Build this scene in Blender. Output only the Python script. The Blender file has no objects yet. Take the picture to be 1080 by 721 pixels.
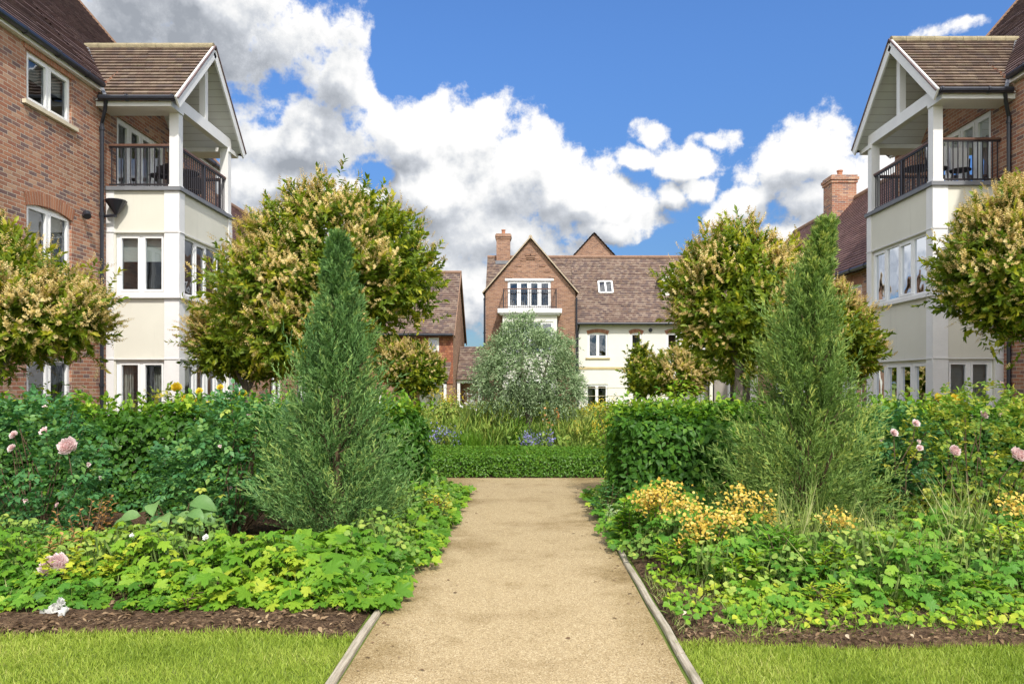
import bpy, math, random
import numpy as np
from mathutils import Vector

R = math.radians
S = bpy.context.scene
COL = S.collection
PI = math.pi
rng = np.random.default_rng(7)


# ------------------------------------------------------------------ objects
def tag(o, label=None, cat=None, group=None, kind=None):
    if label: o['label'] = label
    if cat: o['category'] = cat
    if group: o['group'] = group
    if kind: o['kind'] = kind
    return o


def thing(name, label, cat, loc=(0, 0, 0), group=None):
    o = bpy.data.objects.new(name, None)
    COL.objects.link(o)
    o.location = loc
    o.empty_display_size = 0.2
    return tag(o, label, cat, group)


def origin_of(o):
    p = Vector((0, 0, 0))
    while o is not None:
        p = p + o.location
        o = o.parent
    return p


def copy_tree(o, parent=None):
    c = o.copy()
    COL.objects.link(c)
    if parent is not None:
        c.parent = parent
    for ch in list(o.children):
        copy_tree(ch, c)
    return c


def V3(*a):
    return np.array(a, dtype=float)


class MB:
    """collects polygons in world metres, builds ONE mesh object"""

    def __init__(self):
        self.v, self.f, self.uv = [], [], []

    def poly(self, pts, uv=None):
        i = len(self.v)
        pts = [tuple(float(c) for c in p) for p in pts]
        self.v += pts
        self.f.append(tuple(range(i, i + len(pts))))
        if uv is None:
            a = np.array(pts)
            n = np.zeros(3)
            for k in range(len(a)):
                n += np.cross(a[k] - a[0], a[(k + 1) % len(a)] - a[0])
            l = np.linalg.norm(n)
            n = n / l if l > 1e-12 else np.array((0, 0, 1.0))
            if abs(n[2]) > 0.98:
                uv = [(p[0], p[1]) for p in pts]
            else:
                u = np.cross((0, 0, 1.0), n)
                u /= np.linalg.norm(u)
                k = int(np.argmax(np.abs(u)))
                if u[k] < 0: u = -u
                w = np.cross(n, u)
                if w[2] < 0: w = -w
                uv = [(float(np.dot(u, p)), float(np.dot(w, p))) for p in a]
        self.uv.append(uv)
        return self

    def box(self, x0, x1, y0, y1, z0, z1):
        return self.obox((0, 0, 0), (1, 0, 0), (0, 1, 0), x0, x1, y0, y1, z0, z1)

    def obox(self, O, u, n, u0, u1, n0, n1, z0, z1):
        O, u, n = np.array(O, float), np.array(u, float), np.array(n, float)
        z = np.array((0, 0, 1.0))
        P = lambda a, b, c: O + u * a + n * b + z * c
        c = [P(a, b, d) for d in (z0, z1) for b in (n0, n1) for a in (u0, u1)]
        for q in ((0, 1, 3, 2), (4, 6, 7, 5), (0, 4, 5, 1), (2, 3, 7, 6), (0, 2, 6, 4), (1, 5, 7, 3)):
            self.poly([c[k] for k in q])
        return self

    def bar(self, p, q, w, h, up=(0, 0, 1)):
        """a rectangular bar from p to q; w across, h along up"""
        p, q = np.array(p, float), np.array(q, float)
        d = q - p
        d = d / np.linalg.norm(d)
        s = np.cross(d, np.array(up, float))
        s /= np.linalg.norm(s)
        t = np.cross(s, d)
        c = [b + s * a * w / 2 + t * e * h / 2 for b in (p, q) for e in (-1, 1) for a in (-1, 1)]
        for k in ((0, 1, 3, 2), (4, 6, 7, 5), (0, 4, 5, 1), (2, 3, 7, 6), (0, 2, 6, 4), (1, 5, 7, 3)):
            self.poly([c[j] for j in k])
        return self

    def tube(self, pts, rad, n=8, cap=True):
        pts = [np.array(p, float) for p in pts]
        if np.isscalar(rad): rad = [rad] * len(pts)
        rings = []
        ref = np.array((0.31, 0.17, 0.93))
        for i, p in enumerate(pts):
            d = pts[min(i + 1, len(pts) - 1)] - pts[max(i - 1, 0)]
            d = d / (np.linalg.norm(d) + 1e-9)
            s = np.cross(d, ref)
            if np.linalg.norm(s) < 1e-3: s = np.cross(d, (1, 0, 0))
            s /= np.linalg.norm(s)
            t = np.cross(d, s)
            rings.append([p + rad[i] * (s * math.cos(a) + t * math.sin(a)) for a in [2 * PI * k / n for k in range(n)]])
        L = 0.0
        for i in range(len(pts) - 1):
            l2 = L + float(np.linalg.norm(pts[i + 1] - pts[i]))
            for k in range(n):
                j = (k + 1) % n
                c = 2 * PI * rad[i] / n
                self.poly([rings[i][k], rings[i][j], rings[i + 1][j], rings[i + 1][k]],
                          [(k * c, L), ((k + 1) * c, L), ((k + 1) * c, l2), (k * c, l2)])
            L = l2
        if cap:
            self.poly(rings[0][::-1])
            self.poly(rings[-1])
        return self

    def lathe(self, c, prof, n=16):
        """prof: list of (radius, z) around the vertical through c"""
        c = np.array(c, float)
        for (r0, z0), (r1, z1) in zip(prof[:-1], prof[1:]):
            for k in range(n):
                a, b = 2 * PI * k / n, 2 * PI * (k + 1) / n
                P = lambda r, t, z: c + np.array((r * math.cos(t), r * math.sin(t), z))
                pts = [P(r0, a, z0), P(r0, b, z0), P(r1, b, z1), P(r1, a, z1)]
                if r0 < 1e-6: pts = [pts[0], pts[2], pts[3]]
                elif r1 < 1e-6: pts = pts[:3]
                self.poly(pts)
        return self

    def build(self, name, mat, parent=None, smooth=False):
        O = np.array(origin_of(parent)) if parent is not None else np.zeros(3)
        me = bpy.data.meshes.new(name)
        me.from_pydata([tuple(np.array(p) - O) for p in self.v], [], self.f)
        l = me.uv_layers.new(name='UVMap')
        flat = [c for uv in self.uv for p in uv for c in p]
        l.data.foreach_set('uv', flat)
        if smooth:
            me.polygons.foreach_set('use_smooth', [True] * len(me.polygons))
        me.materials.append(mat)
        o = bpy.data.objects.new(name, me)
        COL.objects.link(o)
        if parent is not None: o.parent = parent
        return o


# ------------------------------------------------------------------ leaf meshes (numpy)
def unit(a):
    return a / (np.linalg.norm(a, axis=-1, keepdims=True) + 1e-9)


T_RHOMB = (np.array([(0, 0, 0), (.5, .42, .10), (0, 1, -.10), (-.5, .42, .10)], float), np.array([(0, 1, 2), (0, 2, 3)]))
T_LEAF = (np.array([(0, 0, 0), (.40, .26, .08), (.46, .55, .07), (0, 1, -.14), (-.46, .55, .07), (-.40, .26, .08), (0, .28, -.01), (0, .58, -.03)], float),
          np.array([(0, 1, 6), (6, 1, 2), (6, 2, 7), (7, 2, 3), (0, 6, 5), (6, 4, 5), (6, 7, 4), (7, 3, 4)]))
T_BLADE = (np.array([(-.5, 0, 0), (.5, 0, 0), (-.42, .5, .02), (.42, .5, .02), (0, 1, -.22)], float), np.array([(0, 1, 3), (0, 3, 2), (2, 3, 4)]))


def palm_template(lobes=5, cut=.52):
    pts = [(0, .42, 0.02)]
    ang = np.linspace(-128, 128, lobes)
    ring = [(0.0, .12, -.02)]
    seq = []
    for i, a in enumerate(ang):
        L = .60 - .14 * (abs(a) / 128) ** 1.4
        for da, f, z in ((-17, .80, -.03), (-6, .86, -.02), (0, 1.0, -.10), (6, .86, -.02), (17, .80, -.03)):
            seq.append((a + da, L * f, z))
        if i < lobes - 1:
            seq.append(((a + ang[i + 1]) / 2, L * cut, .05))
    for a, r, z in seq:
        t = R(a)
        ring.append((math.sin(t) * r, .42 + math.cos(t) * r, z))
    V = np.array(pts + ring, float)
    n = len(ring)
    F = np.array([(0, 1 + (k + 1) % n, 1 + k) for k in range(n)])
    return V, F


T_PALM = palm_template(5, .50)
T_PALM3 = palm_template(3, .45)


class Leaves:
    def __init__(self):
        self.V, self.F, self.T, self.n = [], [], [], 0

    def add(self, tmpl, pos, d, nrm, size, width, tint):
        """pos,d,nrm (N,3); size (N,), width = ratio; tint (N,)"""
        N = len(pos)
        if N == 0: return
        TV, TF = tmpl
        d = unit(np.asarray(d, float))
        s = unit(np.cross(d, nrm))
        u = np.cross(s, d)
        size = np.broadcast_to(np.asarray(size, float), (N,))
        width = np.broadcast_to(np.asarray(width, float), (N,))
        tint = np.broadcast_to(np.asarray(tint, float), (N,))
        k = len(TV)
        X = (TV[None, :, 0] * (size * width)[:, None])[..., None] * s[:, None, :]
        Y = (TV[None, :, 1] * size[:, None])[..., None] * d[:, None, :]
        Z = (TV[None, :, 2] * size[:, None])[..., None] * u[:, None, :]
        self.V.append((np.asarray(pos)[:, None, :] + X + Y + Z).reshape(-1, 3))
        self.F.append((TF[None] + (self.n + np.arange(N) * k)[:, None, None]).reshape(-1, 3))
        self.T.append(np.repeat(tint, k))
        self.n += N * k

    def raw(self, V, F, tint):
        self.V.append(np.asarray(V, float)); self.F.append(np.asarray(F) + self.n)
        self.T.append(np.broadcast_to(np.asarray(tint, float), (len(V),))); self.n += len(V)

    def build(self, name, mat, parent=None, smooth=False):
        O = np.array(origin_of(parent)) if parent is not None else np.zeros(3)
        V = (np.concatenate(self.V) - O).astype(np.float32)
        F = np.concatenate(self.F).astype(np.int32)
        T = np.concatenate(self.T).astype(np.float32)
        me = bpy.data.meshes.new(name)
        me.vertices.add(len(V)); me.vertices.foreach_set('co', V.ravel())
        me.loops.add(F.size); me.loops.foreach_set('vertex_index', F.ravel())
        me.polygons.add(len(F)); me.polygons.foreach_set('loop_start', np.arange(0, F.size, 3, dtype=np.int32))
        a = me.attributes.new('tint', 'FLOAT', 'POINT')
        a.data.foreach_set('value', T)
        me.update(calc_edges=True)
        if smooth: me.polygons.foreach_set('use_smooth', np.ones(len(F), bool))
        me.materials.append(mat)
        o = bpy.data.objects.new(name, me)
        COL.objects.link(o)
        if parent is not None: o.parent = parent
        return o


def rdir(n, r=None):
    return unit((r or rng).normal(size=(n, 3)))


def vnoise(p, scale, seed=0):
    """cheap smooth pseudo noise in -1..1"""
    p = np.asarray(p) * scale
    r = np.random.default_rng(seed)
    out = 0
    for k in range(5):
        w = r.normal(size=3) * (1 + .5 * k)
        out = out + np.sin(p @ w + r.uniform(0, 6.28)) / (1 + .35 * k)
    return out / 3.2


# ------------------------------------------------------------------ materials
class NT:
    def __init__(self, tree):
        self.t = tree
        tree.nodes.clear()

    def n(self, typ, **kw):
        nd = self.t.nodes.new(typ)
        for k, v in kw.items():
            setattr(nd, k, v)
        return nd

    def set(self, sock, v):
        if isinstance(v, bpy.types.NodeSocket):
            self.t.links.new(v, sock)
        else:
            sock.default_value = v

    def m(self, op, a, b=None, c=None, clamp=False):
        nd = self.n('ShaderNodeMath', operation=op, use_clamp=clamp)
        self.set(nd.inputs[0], a)
        if b is not None: self.set(nd.inputs[1], b)
        if c is not None: self.set(nd.inputs[2], c)
        return nd.outputs[0]

    def vm(self, op, a, b=None):
        nd = self.n('ShaderNodeVectorMath', operation=op)
        self.set(nd.inputs[0], a)
        if b is not None: self.set(nd.inputs[1], b)
        return nd.outputs['Value'] if op in ('LENGTH', 'DOT_PRODUCT', 'DISTANCE') else nd.outputs[0]

    def ramp(self, fac, stops, interp='LINEAR'):
        nd = self.n('ShaderNodeValToRGB')
        e = nd.color_ramp.elements
        nd.color_ramp.interpolation = interp
        while len(e) < len(stops): e.new(0.5)
        for el, (p, c) in zip(e, stops):
            el.position = p
            el.color = (c[0], c[1], c[2], 1) if not np.isscalar(c) else (c, c, c, 1)
        self.set(nd.inputs[0], fac)
        return nd.outputs[0]

    def mix(self, fac, a, b, mode='MIX'):
        nd = self.n('ShaderNodeMix', data_type='RGBA', blend_type=mode)
        self.set(nd.inputs[0], fac)
        for k, v in ((6, a), (7, b)):
            if isinstance(v, (tuple, list)): v = (v[0], v[1], v[2], 1)
            self.set(nd.inputs[k], v)
        return nd.outputs[2]

    def noise(self, vec, scale, detail=3, rough=.5, out=0):
        nd = self.n('ShaderNodeTexNoise')
        if vec is not None: self.set(nd.inputs['Vector'], vec)
        nd.inputs['Scale'].default_value = scale
        nd.inputs['Detail'].default_value = detail
        nd.inputs['Roughness'].default_value = rough
        return nd.outputs[out]

    def sstep(self, x, a, b):
        nd = self.n('ShaderNodeMapRange', interpolation_type='SMOOTHSTEP')
        self.set(nd.inputs[0], x)
        nd.inputs[1].default_value = a; nd.inputs[2].default_value = b
        return nd.outputs[0]

    def obj(self):
        return self.n('ShaderNodeTexCoord').outputs['Object']

    def uv(self):
        return self.n('ShaderNodeTexCoord').outputs['UV']

    def bump(self, h, strength=.5, dist=.01):
        nd = self.n('ShaderNodeBump')
        nd.inputs['Strength'].default_value = strength
        nd.inputs['Distance'].default_value = dist
        self.set(nd.inputs['Height'], h)
        return nd.outputs[0]

    def principled(self, col, rough=.6, spec=.4, normal=None, metal=0, coat=0):
        nd = self.n('ShaderNodeBsdfPrincipled')
        if isinstance(col, (tuple, list)): col = (col[0], col[1], col[2], 1)
        self.set(nd.inputs['Base Color'], col)
        self.set(nd.inputs['Roughness'], rough)
        nd.inputs['Specular IOR Level'].default_value = spec
        nd.inputs['Metallic'].default_value = metal
        if normal is not None: self.set(nd.inputs['Normal'], normal)
        return nd.outputs[0]

    def out(self, shader):
        o = self.n('ShaderNodeOutputMaterial')
        self.t.links.new(shader, o.inputs[0])


def mat(name):
    m = bpy.data.materials.new(name)
    m.use_nodes = True
    return m, NT(m.node_tree)


def plain(name, col, rough=.5, spec=.4, var=.12, scale=6, metal=0, bump=0.0):
    """a paint or metal with uneven wear"""
    m, t = mat(name)
    o = t.obj()
    n1 = t.noise(o, scale, 4, .6)
    n2 = t.noise(o, scale * 9, 3, .6)
    f = t.m('ADD', t.m('MULTIPLY', n1, .7), t.m('MULTIPLY', n2, .3))
    c = t.ramp(f, [(.25, tuple(x * (1 - var) for x in col)), (.75, tuple(min(1, x * (1 + var)) for x in col))])
    nrm = t.bump(n2, bump, .004) if bump else None
    t.out(t.principled(c, t.m('ADD', rough - .08, t.m('MULTIPLY', n1, .16)), spec, nrm, metal))
    return m


def masonry(name, palette, mortar, w=.225, h=.075, joint=.010, rough=.85, weather=.35, bump=.6, moss=None, stain=(.35, .3, .28)):
    """bricks or plain tiles, one random tone per unit, from UVs in metres"""
    m, t = mat(name)
    sp = t.n('ShaderNodeSeparateXYZ')
    uv = t.uv()
    # slightly wavering courses
    wob = t.noise(uv, 1.3, 2)
    t.set(sp.inputs[0], uv)
    U = sp.outputs[0]
    V = t.m('ADD', sp.outputs[1], t.m('MULTIPLY', t.m('SUBTRACT', wob, .5), h * .25))
    rv = t.m('DIVIDE', V, h)
    row = t.m('FLOOR', rv)
    fv = t.m('FRACT', rv)
    uc = t.m('ADD', t.m('DIVIDE', U, w), t.m('MULTIPLY', t.m('MODULO', t.m('ABSOLUTE', row), 2.0), .5))
    col = t.m('FLOOR', uc)
    fu = t.m('FRACT', uc)
    eu = t.m('MULTIPLY', t.m('MINIMUM', fu, t.m('SUBTRACT', 1.0, fu)), w)
    ev = t.m('MULTIPLY', t.m('MINIMUM', fv, t.m('SUBTRACT', 1.0, fv)), h)
    e = t.m('MINIMUM', eu, ev)
    e = t.m('ADD', e, t.m('MULTIPLY', t.m('SUBTRACT', t.noise(uv, 40, 2), .5), joint * .5))
    face = t.sstep(e, joint * .3, joint * .75)
    cv = t.n('ShaderNodeCombineXYZ')
    t.set(cv.inputs[0], col); t.set(cv.inputs[1], row)
    wn = t.n('ShaderNodeTexWhiteNoise', noise_dimensions='2D')
    t.set(wn.inputs['Vector'], cv.outputs[0])
    k = len(palette)
    c = t.ramp(wn.outputs['Value'], [(i / k, p) for i, p in enumerate(palette)], 'CONSTANT')
    fine = t.noise(uv, 55, 4, .65)
    c = t.mix(t.m('MULTIPLY', fine, .6), c, t.mix(.5, c, (.12, .09, .08)), 'MIX')
    big = t.noise(uv, .55, 4, .6)
    c = t.mix(t.m('MULTIPLY', t.sstep(big, .42, .72), weather), c, stain, 'MULTIPLY')
    c = t.mix(t.m('MULTIPLY', t.sstep(t.noise(uv, 1.7, 5, .65), .52, .78), weather * .55), c, tuple(min(1, x * 1.5 + .06) for x in palette[0]))
    if moss:
        c = t.mix(t.m('MULTIPLY', t.sstep(t.noise(uv, 3.2, 6, .7), .56, .68), .75), c, moss)
    c = t.mix(face, mortar, c)
    hgt = t.m('ADD', t.m('MULTIPLY', face, .8), t.m('MULTIPLY', fine, .35))
    hgt = t.m('ADD', hgt, t.m('MULTIPLY', wn.outputs['Value'], .35))
    t.out(t.principled(c, rough, .25, t.bump(hgt, bump, .008)))
    return m


def leaf_mat(name, stops, trans=.28, rough=.45, spec=.35, tcol=(1.15, 1.2, .55)):
    """foliage: colour by each leaf's own age (attribute), a little light passing through"""
    m, t = mat(name)
    a = t.n('ShaderNodeAttribute', attribute_name='tint')
    c = t.ramp(a.outputs['Fac'], stops)
    n = t.noise(t.obj(), 22, 3, .6)
    c = t.mix(t.m('MULTIPLY', n, .35), c, t.mix(.5, c, (.02, .045, .012)))
    p = t.principled(c, rough, spec)
    tr = t.n('ShaderNodeBsdfTranslucent')
    t.set(tr.inputs[0], t.mix(1.0, c, tcol, 'MULTIPLY'))
    mx = t.n('ShaderNodeMixShader')
    mx.inputs[0].default_value = trans
    t.t.links.new(p, mx.inputs[1]); t.t.links.new(tr.outputs[0], mx.inputs[2])
    t.out(mx.outputs[0])
    return m


M = {}
BR = [(0.395, 0.176, 0.104), (0.336, 0.138, 0.086), (0.445, 0.228, 0.135), (0.244, 0.129, 0.104), (0.420, 0.189, 0.108), (0.370, 0.185, 0.117), (0.487, 0.292, 0.189), (0.185, 0.116, 0.108), (0.403, 0.202, 0.122), (0.361, 0.150, 0.086)]
M['brick'] = masonry('red_brick', BR, (.46, .40, .32))
BRF = [(0.319, 0.167, 0.101), (0.269, 0.140, 0.091), (0.370, 0.207, 0.134), (0.235, 0.126, 0.086), (0.336, 0.180, 0.110)]
M['brick_far'] = masonry('brown_brick', BRF, (.33, .27, .21), weather=.3)
M['arch'] = masonry('gauged_brick', [(.40, .165, .085), (.34, .14, .075), (.44, .20, .11)], (.40, .34, .27), w=.075, h=.5, joint=.008, weather=.1)
TL = [(0.182, 0.130, 0.099), (0.224, 0.167, 0.125), (0.147, 0.107, 0.087), (0.252, 0.192, 0.144), (0.196, 0.137, 0.106), (0.161, 0.122, 0.106)]
M['tile_bay'] = masonry('weathered_tile', TL, (.05, .035, .03), w=.165, h=.5, joint=.004, weather=.35, moss=(.23, .21, .13), stain=(.55, .5, .47))
TM = [(0.163, 0.110, 0.113), (0.192, 0.133, 0.130), (0.133, 0.095, 0.101), (0.215, 0.152, 0.151), (0.174, 0.114, 0.118)]
M['tile_main'] = masonry('brown_tile', TM, (.05, .035, .03), w=.165, h=.5, joint=.004, weather=.3, stain=(.55, .5, .5))
TW = [(0.202, 0.112, 0.104), (0.235, 0.133, 0.122), (0.168, 0.095, 0.090), (0.260, 0.155, 0.135), (0.210, 0.120, 0.108)]
M['tile_wing'] = masonry('maroon_tile', TW, (.05, .03, .03), w=.165, h=.5, joint=.004, weather=.45, stain=(.55, .5, .5))
TF = [(0.190, 0.128, 0.097), (0.228, 0.163, 0.124), (0.152, 0.101, 0.083), (0.251, 0.189, 0.147), (0.129, 0.092, 0.083)]
M['tile_far'] = masonry('russet_tile', TF, (.07, .045, .035), w=.17, h=.5, joint=.005, weather=.75, moss=(.30, .25, .17), stain=(.42, .38, .37))
M['tile_hung'] = masonry('hung_tile', [(.40, .15, .075), (.34, .12, .065), (.46, .20, .11), (.29, .10, .06)], (.10, .045, .03), w=.165, h=.115, joint=.012, weather=.25)
M['ridge'] = plain('ridge_tile_lichen', (.29, .245, .155), .85, .2, .45, 5, bump=.5)
M['verge'] = plain('verge_mortar', (.40, .33, .24), .85, .2, .25, 4, bump=.4)
M['ridge_red'] = plain('ridge_tile_red', (.24, .15, .105), .85, .2, .3, 4, bump=.5)
M['white'] = plain('white_painted_timber', (.72, .71, .70), .45, .4, .07, 3)
M['upvc'] = plain('white_window_frame', (.80, .80, .79), .35, .45, .03, 3)
M['boards_mat'] = plain('soffit_board', (.72, .72, .70), .5, .3, .06, 3)
M['stone'] = plain('cream_stone', (.60, .53, .40), .8, .25, .15, 7, bump=.3)
M['ochre_stone'] = plain('ochre_stone', (.50, .40, .22), .8, .25, .15, 5, bump=.3)
M['black'] = plain('black_gutter', (.018, .02, .028), .35, .5, .25, 4)
M['iron'] = plain('dark_iron', (.028, .024, .028), .4, .5, .3, 8)
M['rail_wood'] = plain('brown_handrail', (.13, .065, .045), .5, .4, .3, 9)
M['lead'] = plain('grey_lead', (.17, .175, .19), .55, .4, .2, 5)
M['rattan'] = plain('dark_rattan', (.035, .03, .032), .6, .3, .35, 30, bump=.5)
M['cushion'] = plain('white_cushion', (.74, .74, .76), .9, .1, .06, 6)
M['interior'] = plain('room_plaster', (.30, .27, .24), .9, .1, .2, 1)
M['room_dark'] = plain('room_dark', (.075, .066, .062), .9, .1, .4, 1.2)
M['blind'] = plain('roller_blind', (.62, .63, .60), .85, .15, .05, 3)
M['terracotta'] = plain('terracotta', (.38, .17, .10), .8, .2, .2, 5)
M['bark'] = plain('grey_bark', (.17, .14, .11), .9, .15, .4, 14, bump=.8)
M['twig'] = plain('brown_twig', (.12, .085, .05), .9, .15, .4, 20, bump=.6)


def render_mat():
    m, t = mat('cream_render')
    o = t.obj()
    big = t.noise(o, .6, 4, .6)
    f = t.noise(o, 130, 3, .6)
    c = t.ramp(big, [(.3, (.60, .58, .50)), (.7, (.67, .65, .565))])
    sx = t.n('ShaderNodeMapping'); sx.inputs['Scale'].default_value = (4.5, 4.5, .35)
    t.set(sx.inputs[0], o)
    st = t.sstep(t.noise(sx.outputs[0], 1.4, 5, .65), .56, .80)
    c = t.mix(t.m('MULTIPLY', st, .34), c, (.43, .41, .35))
    t.out(t.principled(c, .85, .2, t.bump(f, .25, .004)))
    return m


M['render'] = render_mat()
M['render_white'] = plain('white_render', (.70, .68, .615), .85, .2, .08, 1.2, bump=.2)


def curtain_mat():
    m, t = mat('net_curtain')
    w = t.n('ShaderNodeTexWave', bands_direction='X')
    t.set(w.inputs['Vector'], t.uv()); w.inputs['Scale'].default_value = 5; w.inputs['Distortion'].default_value = 2.5
    c = t.ramp(w.outputs['Fac'], [(0, (.52, .50, .44)), (1, (.66, .64, .57))])
    t.out(t.principled(c, .9, .1, t.bump(w.outputs['Fac'], .8, .03)))
    return m


M['curtain'] = curtain_mat()


def glass_mat():
    m, t = mat('window_glass')
    tr = t.n('ShaderNodeBsdfTransparent'); tr.inputs[0].default_value = (.62, .66, .66, 1)
    gl = t.n('ShaderNodeBsdfGlossy'); gl.inputs['Roughness'].default_value = .015
    gl.inputs[0].default_value = (.66, .70, .76, 1)
    nn = t.bump(t.noise(t.obj(), 1.1, 2), .035, .3)
    t.set(gl.inputs['Normal'], nn)
    fr = t.n('ShaderNodeFresnel'); fr.inputs[0].default_value = 1.52
    fac = t.m('ADD', .13, t.m('MULTIPLY', fr.outputs[0], .95), clamp=True)
    mx = t.n('ShaderNodeMixShader')
    t.set(mx.inputs[0], fac)
    t.t.links.new(tr.outputs[0], mx.inputs[1]); t.t.links.new(gl.outputs[0], mx.inputs[2])
    t.out(mx.outputs[0])
    return m


M['glass'] = glass_mat()
# ------------------------------------------------------------------ camera
F = 800.0      # focal length in photograph pixels (1080 wide)
EYE = 1.6
cam_d = bpy.data.cameras.new('camera')
cam = bpy.data.objects.new('camera', cam_d)
COL.objects.link(cam)
cam.location = (0, 0, EYE)
cam.rotation_euler = (R(90), 0, 0)
cam_d.sensor_width = 36
cam_d.lens = F / 1080 * 36
cam_d.shift_x = -15 / 1080
cam_d.shift_y = 44.5 / 1080
cam_d.clip_start = .05
cam_d.clip_end = 3000
S.camera = cam

# ------------------------------------------------------------------ light
SUN_EL, SUN_AZ = R(48), R(20)          # sun behind the viewer, a little to the right
d = Vector((math.sin(SUN_AZ) * math.cos(SUN_EL), -math.cos(SUN_AZ) * math.cos(SUN_EL), math.sin(SUN_EL)))
sl = bpy.data.lights.new('sun', 'SUN')
sl.energy = 3.4
sl.angle = R(2)
sl.color = (1.0, .955, .88)
so = bpy.data.objects.new('sun', sl)
COL.objects.link(so)
so.location = (10, -20, 30)
so.rotation_euler = (-d).to_track_quat('-Z', 'Y').to_euler()

W = bpy.data.worlds.new('World')
S.world = W
W.use_nodes = True
t = NT(W.node_tree)
gen = t.n('ShaderNodeTexCoord').outputs['Generated']
sky = t.n('ShaderNodeTexSky', sky_type='NISHITA')
sky.sun_disc = False
sky.sun_elevation = SUN_EL
sky.sun_rotation = math.atan2(d.x, d.y)
sky.air_density = 1.0
sky.dust_density = .5
sky.ozone_density = 2.0


def azel(px, py):
    x, z = (px - 555) / F, (405 - py) / F
    return math.atan(x), math.atan(z / math.sqrt(1 + x * x))


# cumulus banks by bearing and height: (photo x, y, half width, half height)
CLOUDS = [(215, 8, 190, 78), (60, 40, 140, 100), (365, 85, 62, 52), (320, 145, 78, 52), (300, 205, 105, 58), (440, 140, 52, 70),
          (500, 150, 52, 55), (455, 205, 110, 60), (555, 175, 70, 55), (610, 205, 70, 48), (525, 250, 130, 55), (645, 222, 48, 34),
          (420, 280, 170, 50), (640, 238, 60, 26), (695, 135, 30, 20), (752, 140, 44, 20), (718, 168, 50, 30), (735, 195, 40, 24), (675, 165, 26, 20), (705, 205, 30, 24), (665, 255, 40, 20),
          (845, 172, 72, 48), (795, 210, 50, 34), (890, 205, 85, 55), (770, 225, 40, 24), (1008, 30, 50, 18), (960, 235, 120, 60), (200, 250, 120, 70),
          (290, 265, 190, 60), (470, 310, 170, 46), (850, 262, 90, 34), (250, 150, 70, 40), (930, 300, 90, 30)]
WISPS = {(1008, 30), (752, 140), (695, 135), (712, 172), (700, 238), (770, 225), (250, 150)}


GAPS = [(398, 190, 20, 22), (432, 55, 34, 62), (700, 262, 60, 18)]


def density_group(amp=1.5, det=12):
    g = bpy.data.node_groups.new('cloud_density', 'ShaderNodeTree')
    g.interface.new_socket('P', in_out='INPUT', socket_type='NodeSocketVector')
    g.interface.new_socket('D', in_out='OUTPUT', socket_type='NodeSocketFloat')
    t = NT(g)
    gi = t.n('NodeGroupInput').outputs[0]
    warp = t.vm('SCALE', t.vm('SUBTRACT', t.noise(gi, 7, 3, .55, out=1), (.5, .5, .5)))
    warp.node.inputs['Scale'].default_value = .10
    p = t.vm('ADD', gi, warp)
    field = None
    for x, y, rx, ry in CLOUDS:
        a, e = azel(x, y)
        a1, _ = azel(x + rx, y); _, e1 = azel(x, y - ry)
        q = t.vm('MULTIPLY', t.vm('SUBTRACT', p, (a, e, 0)), (.8 / abs(a1 - a) if (x, y) in WISPS else 1 / abs(a1 - a), .8 / abs(e1 - e) if (x, y) in WISPS else 1 / abs(e1 - e), 0))
        f = t.m('SUBTRACT', .62 if (x, y) in WISPS else 1.0, t.vm('LENGTH', q))
        field = f if field is None else t.m('SMOOTH_MAX', field, f, .12)
    for x, y, rx, ry in GAPS:
        a, e = azel(x, y)
        a1, _ = azel(x + rx, y); _, e1 = azel(x, y - ry)
        q = t.vm('MULTIPLY', t.vm('SUBTRACT', p, (a, e, 0)), (1 / abs(a1 - a), 1 / abs(e1 - e), 0))
        field = t.m('SUBTRACT', field, t.m('MULTIPLY', t.m('MAXIMUM', 0.0, t.m('SUBTRACT', 1.15, t.vm('LENGTH', q))), 1.1))
    # loose cumulus added to the unseen sky behind, for reflections and fill light
    sp = t.n('ShaderNodeSeparateXYZ'); t.set(sp.inputs[0], gi)
    back = t.sstep(t.m('ABSOLUTE', sp.outputs[0]), .85, 1.3)
    loose = t.m('SUBTRACT', t.m('MULTIPLY', t.noise(gi, 2.2, 2, .5), 3.2), 1.25)
    field = t.m('MAXIMUM', t.m('MAXIMUM', field, -1.2), t.m('SUBTRACT', t.m('MULTIPLY', loose, back), t.m('MULTIPLY', t.m('SUBTRACT', 1.0, back), 1.2)))
    n1 = t.m('SUBTRACT', t.noise(gi, 10, 3, .5), .5)
    n2 = t.m('SUBTRACT', t.noise(t.vm('ADD', gi, (3.1, 7.7, 1.9)), 22, det, .64), .5)
    dens = t.m('ADD', t.m('MULTIPLY', field, .85), t.m('ADD', t.m('MULTIPLY', n1, .9), t.m('MULTIPLY', n2, amp)))
    o = t.n('NodeGroupOutput')
    t.t.links.new(dens, o.inputs[0])
    return g


g = density_group()
g_soft = density_group(.85, 4)      # the broad billows that catch the light
sp = t.n('ShaderNodeSeparateXYZ'); t.set(sp.inputs[0], t.vm('NORMALIZE', gen))
az = t.m('ARCTAN2', sp.outputs[0], sp.outputs[1])
el = t.m('ARCSINE', sp.outputs[2])
P = t.n('ShaderNodeCombineXYZ'); t.set(P.inputs[0], az); t.set(P.inputs[1], el)


def dens_at(off, grp=None):
    nd = t.n('ShaderNodeGroup', node_tree=grp or g)
    t.set(nd.inputs[0], t.vm('ADD', P.outputs[0], off))
    return nd.outputs[0]


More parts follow.
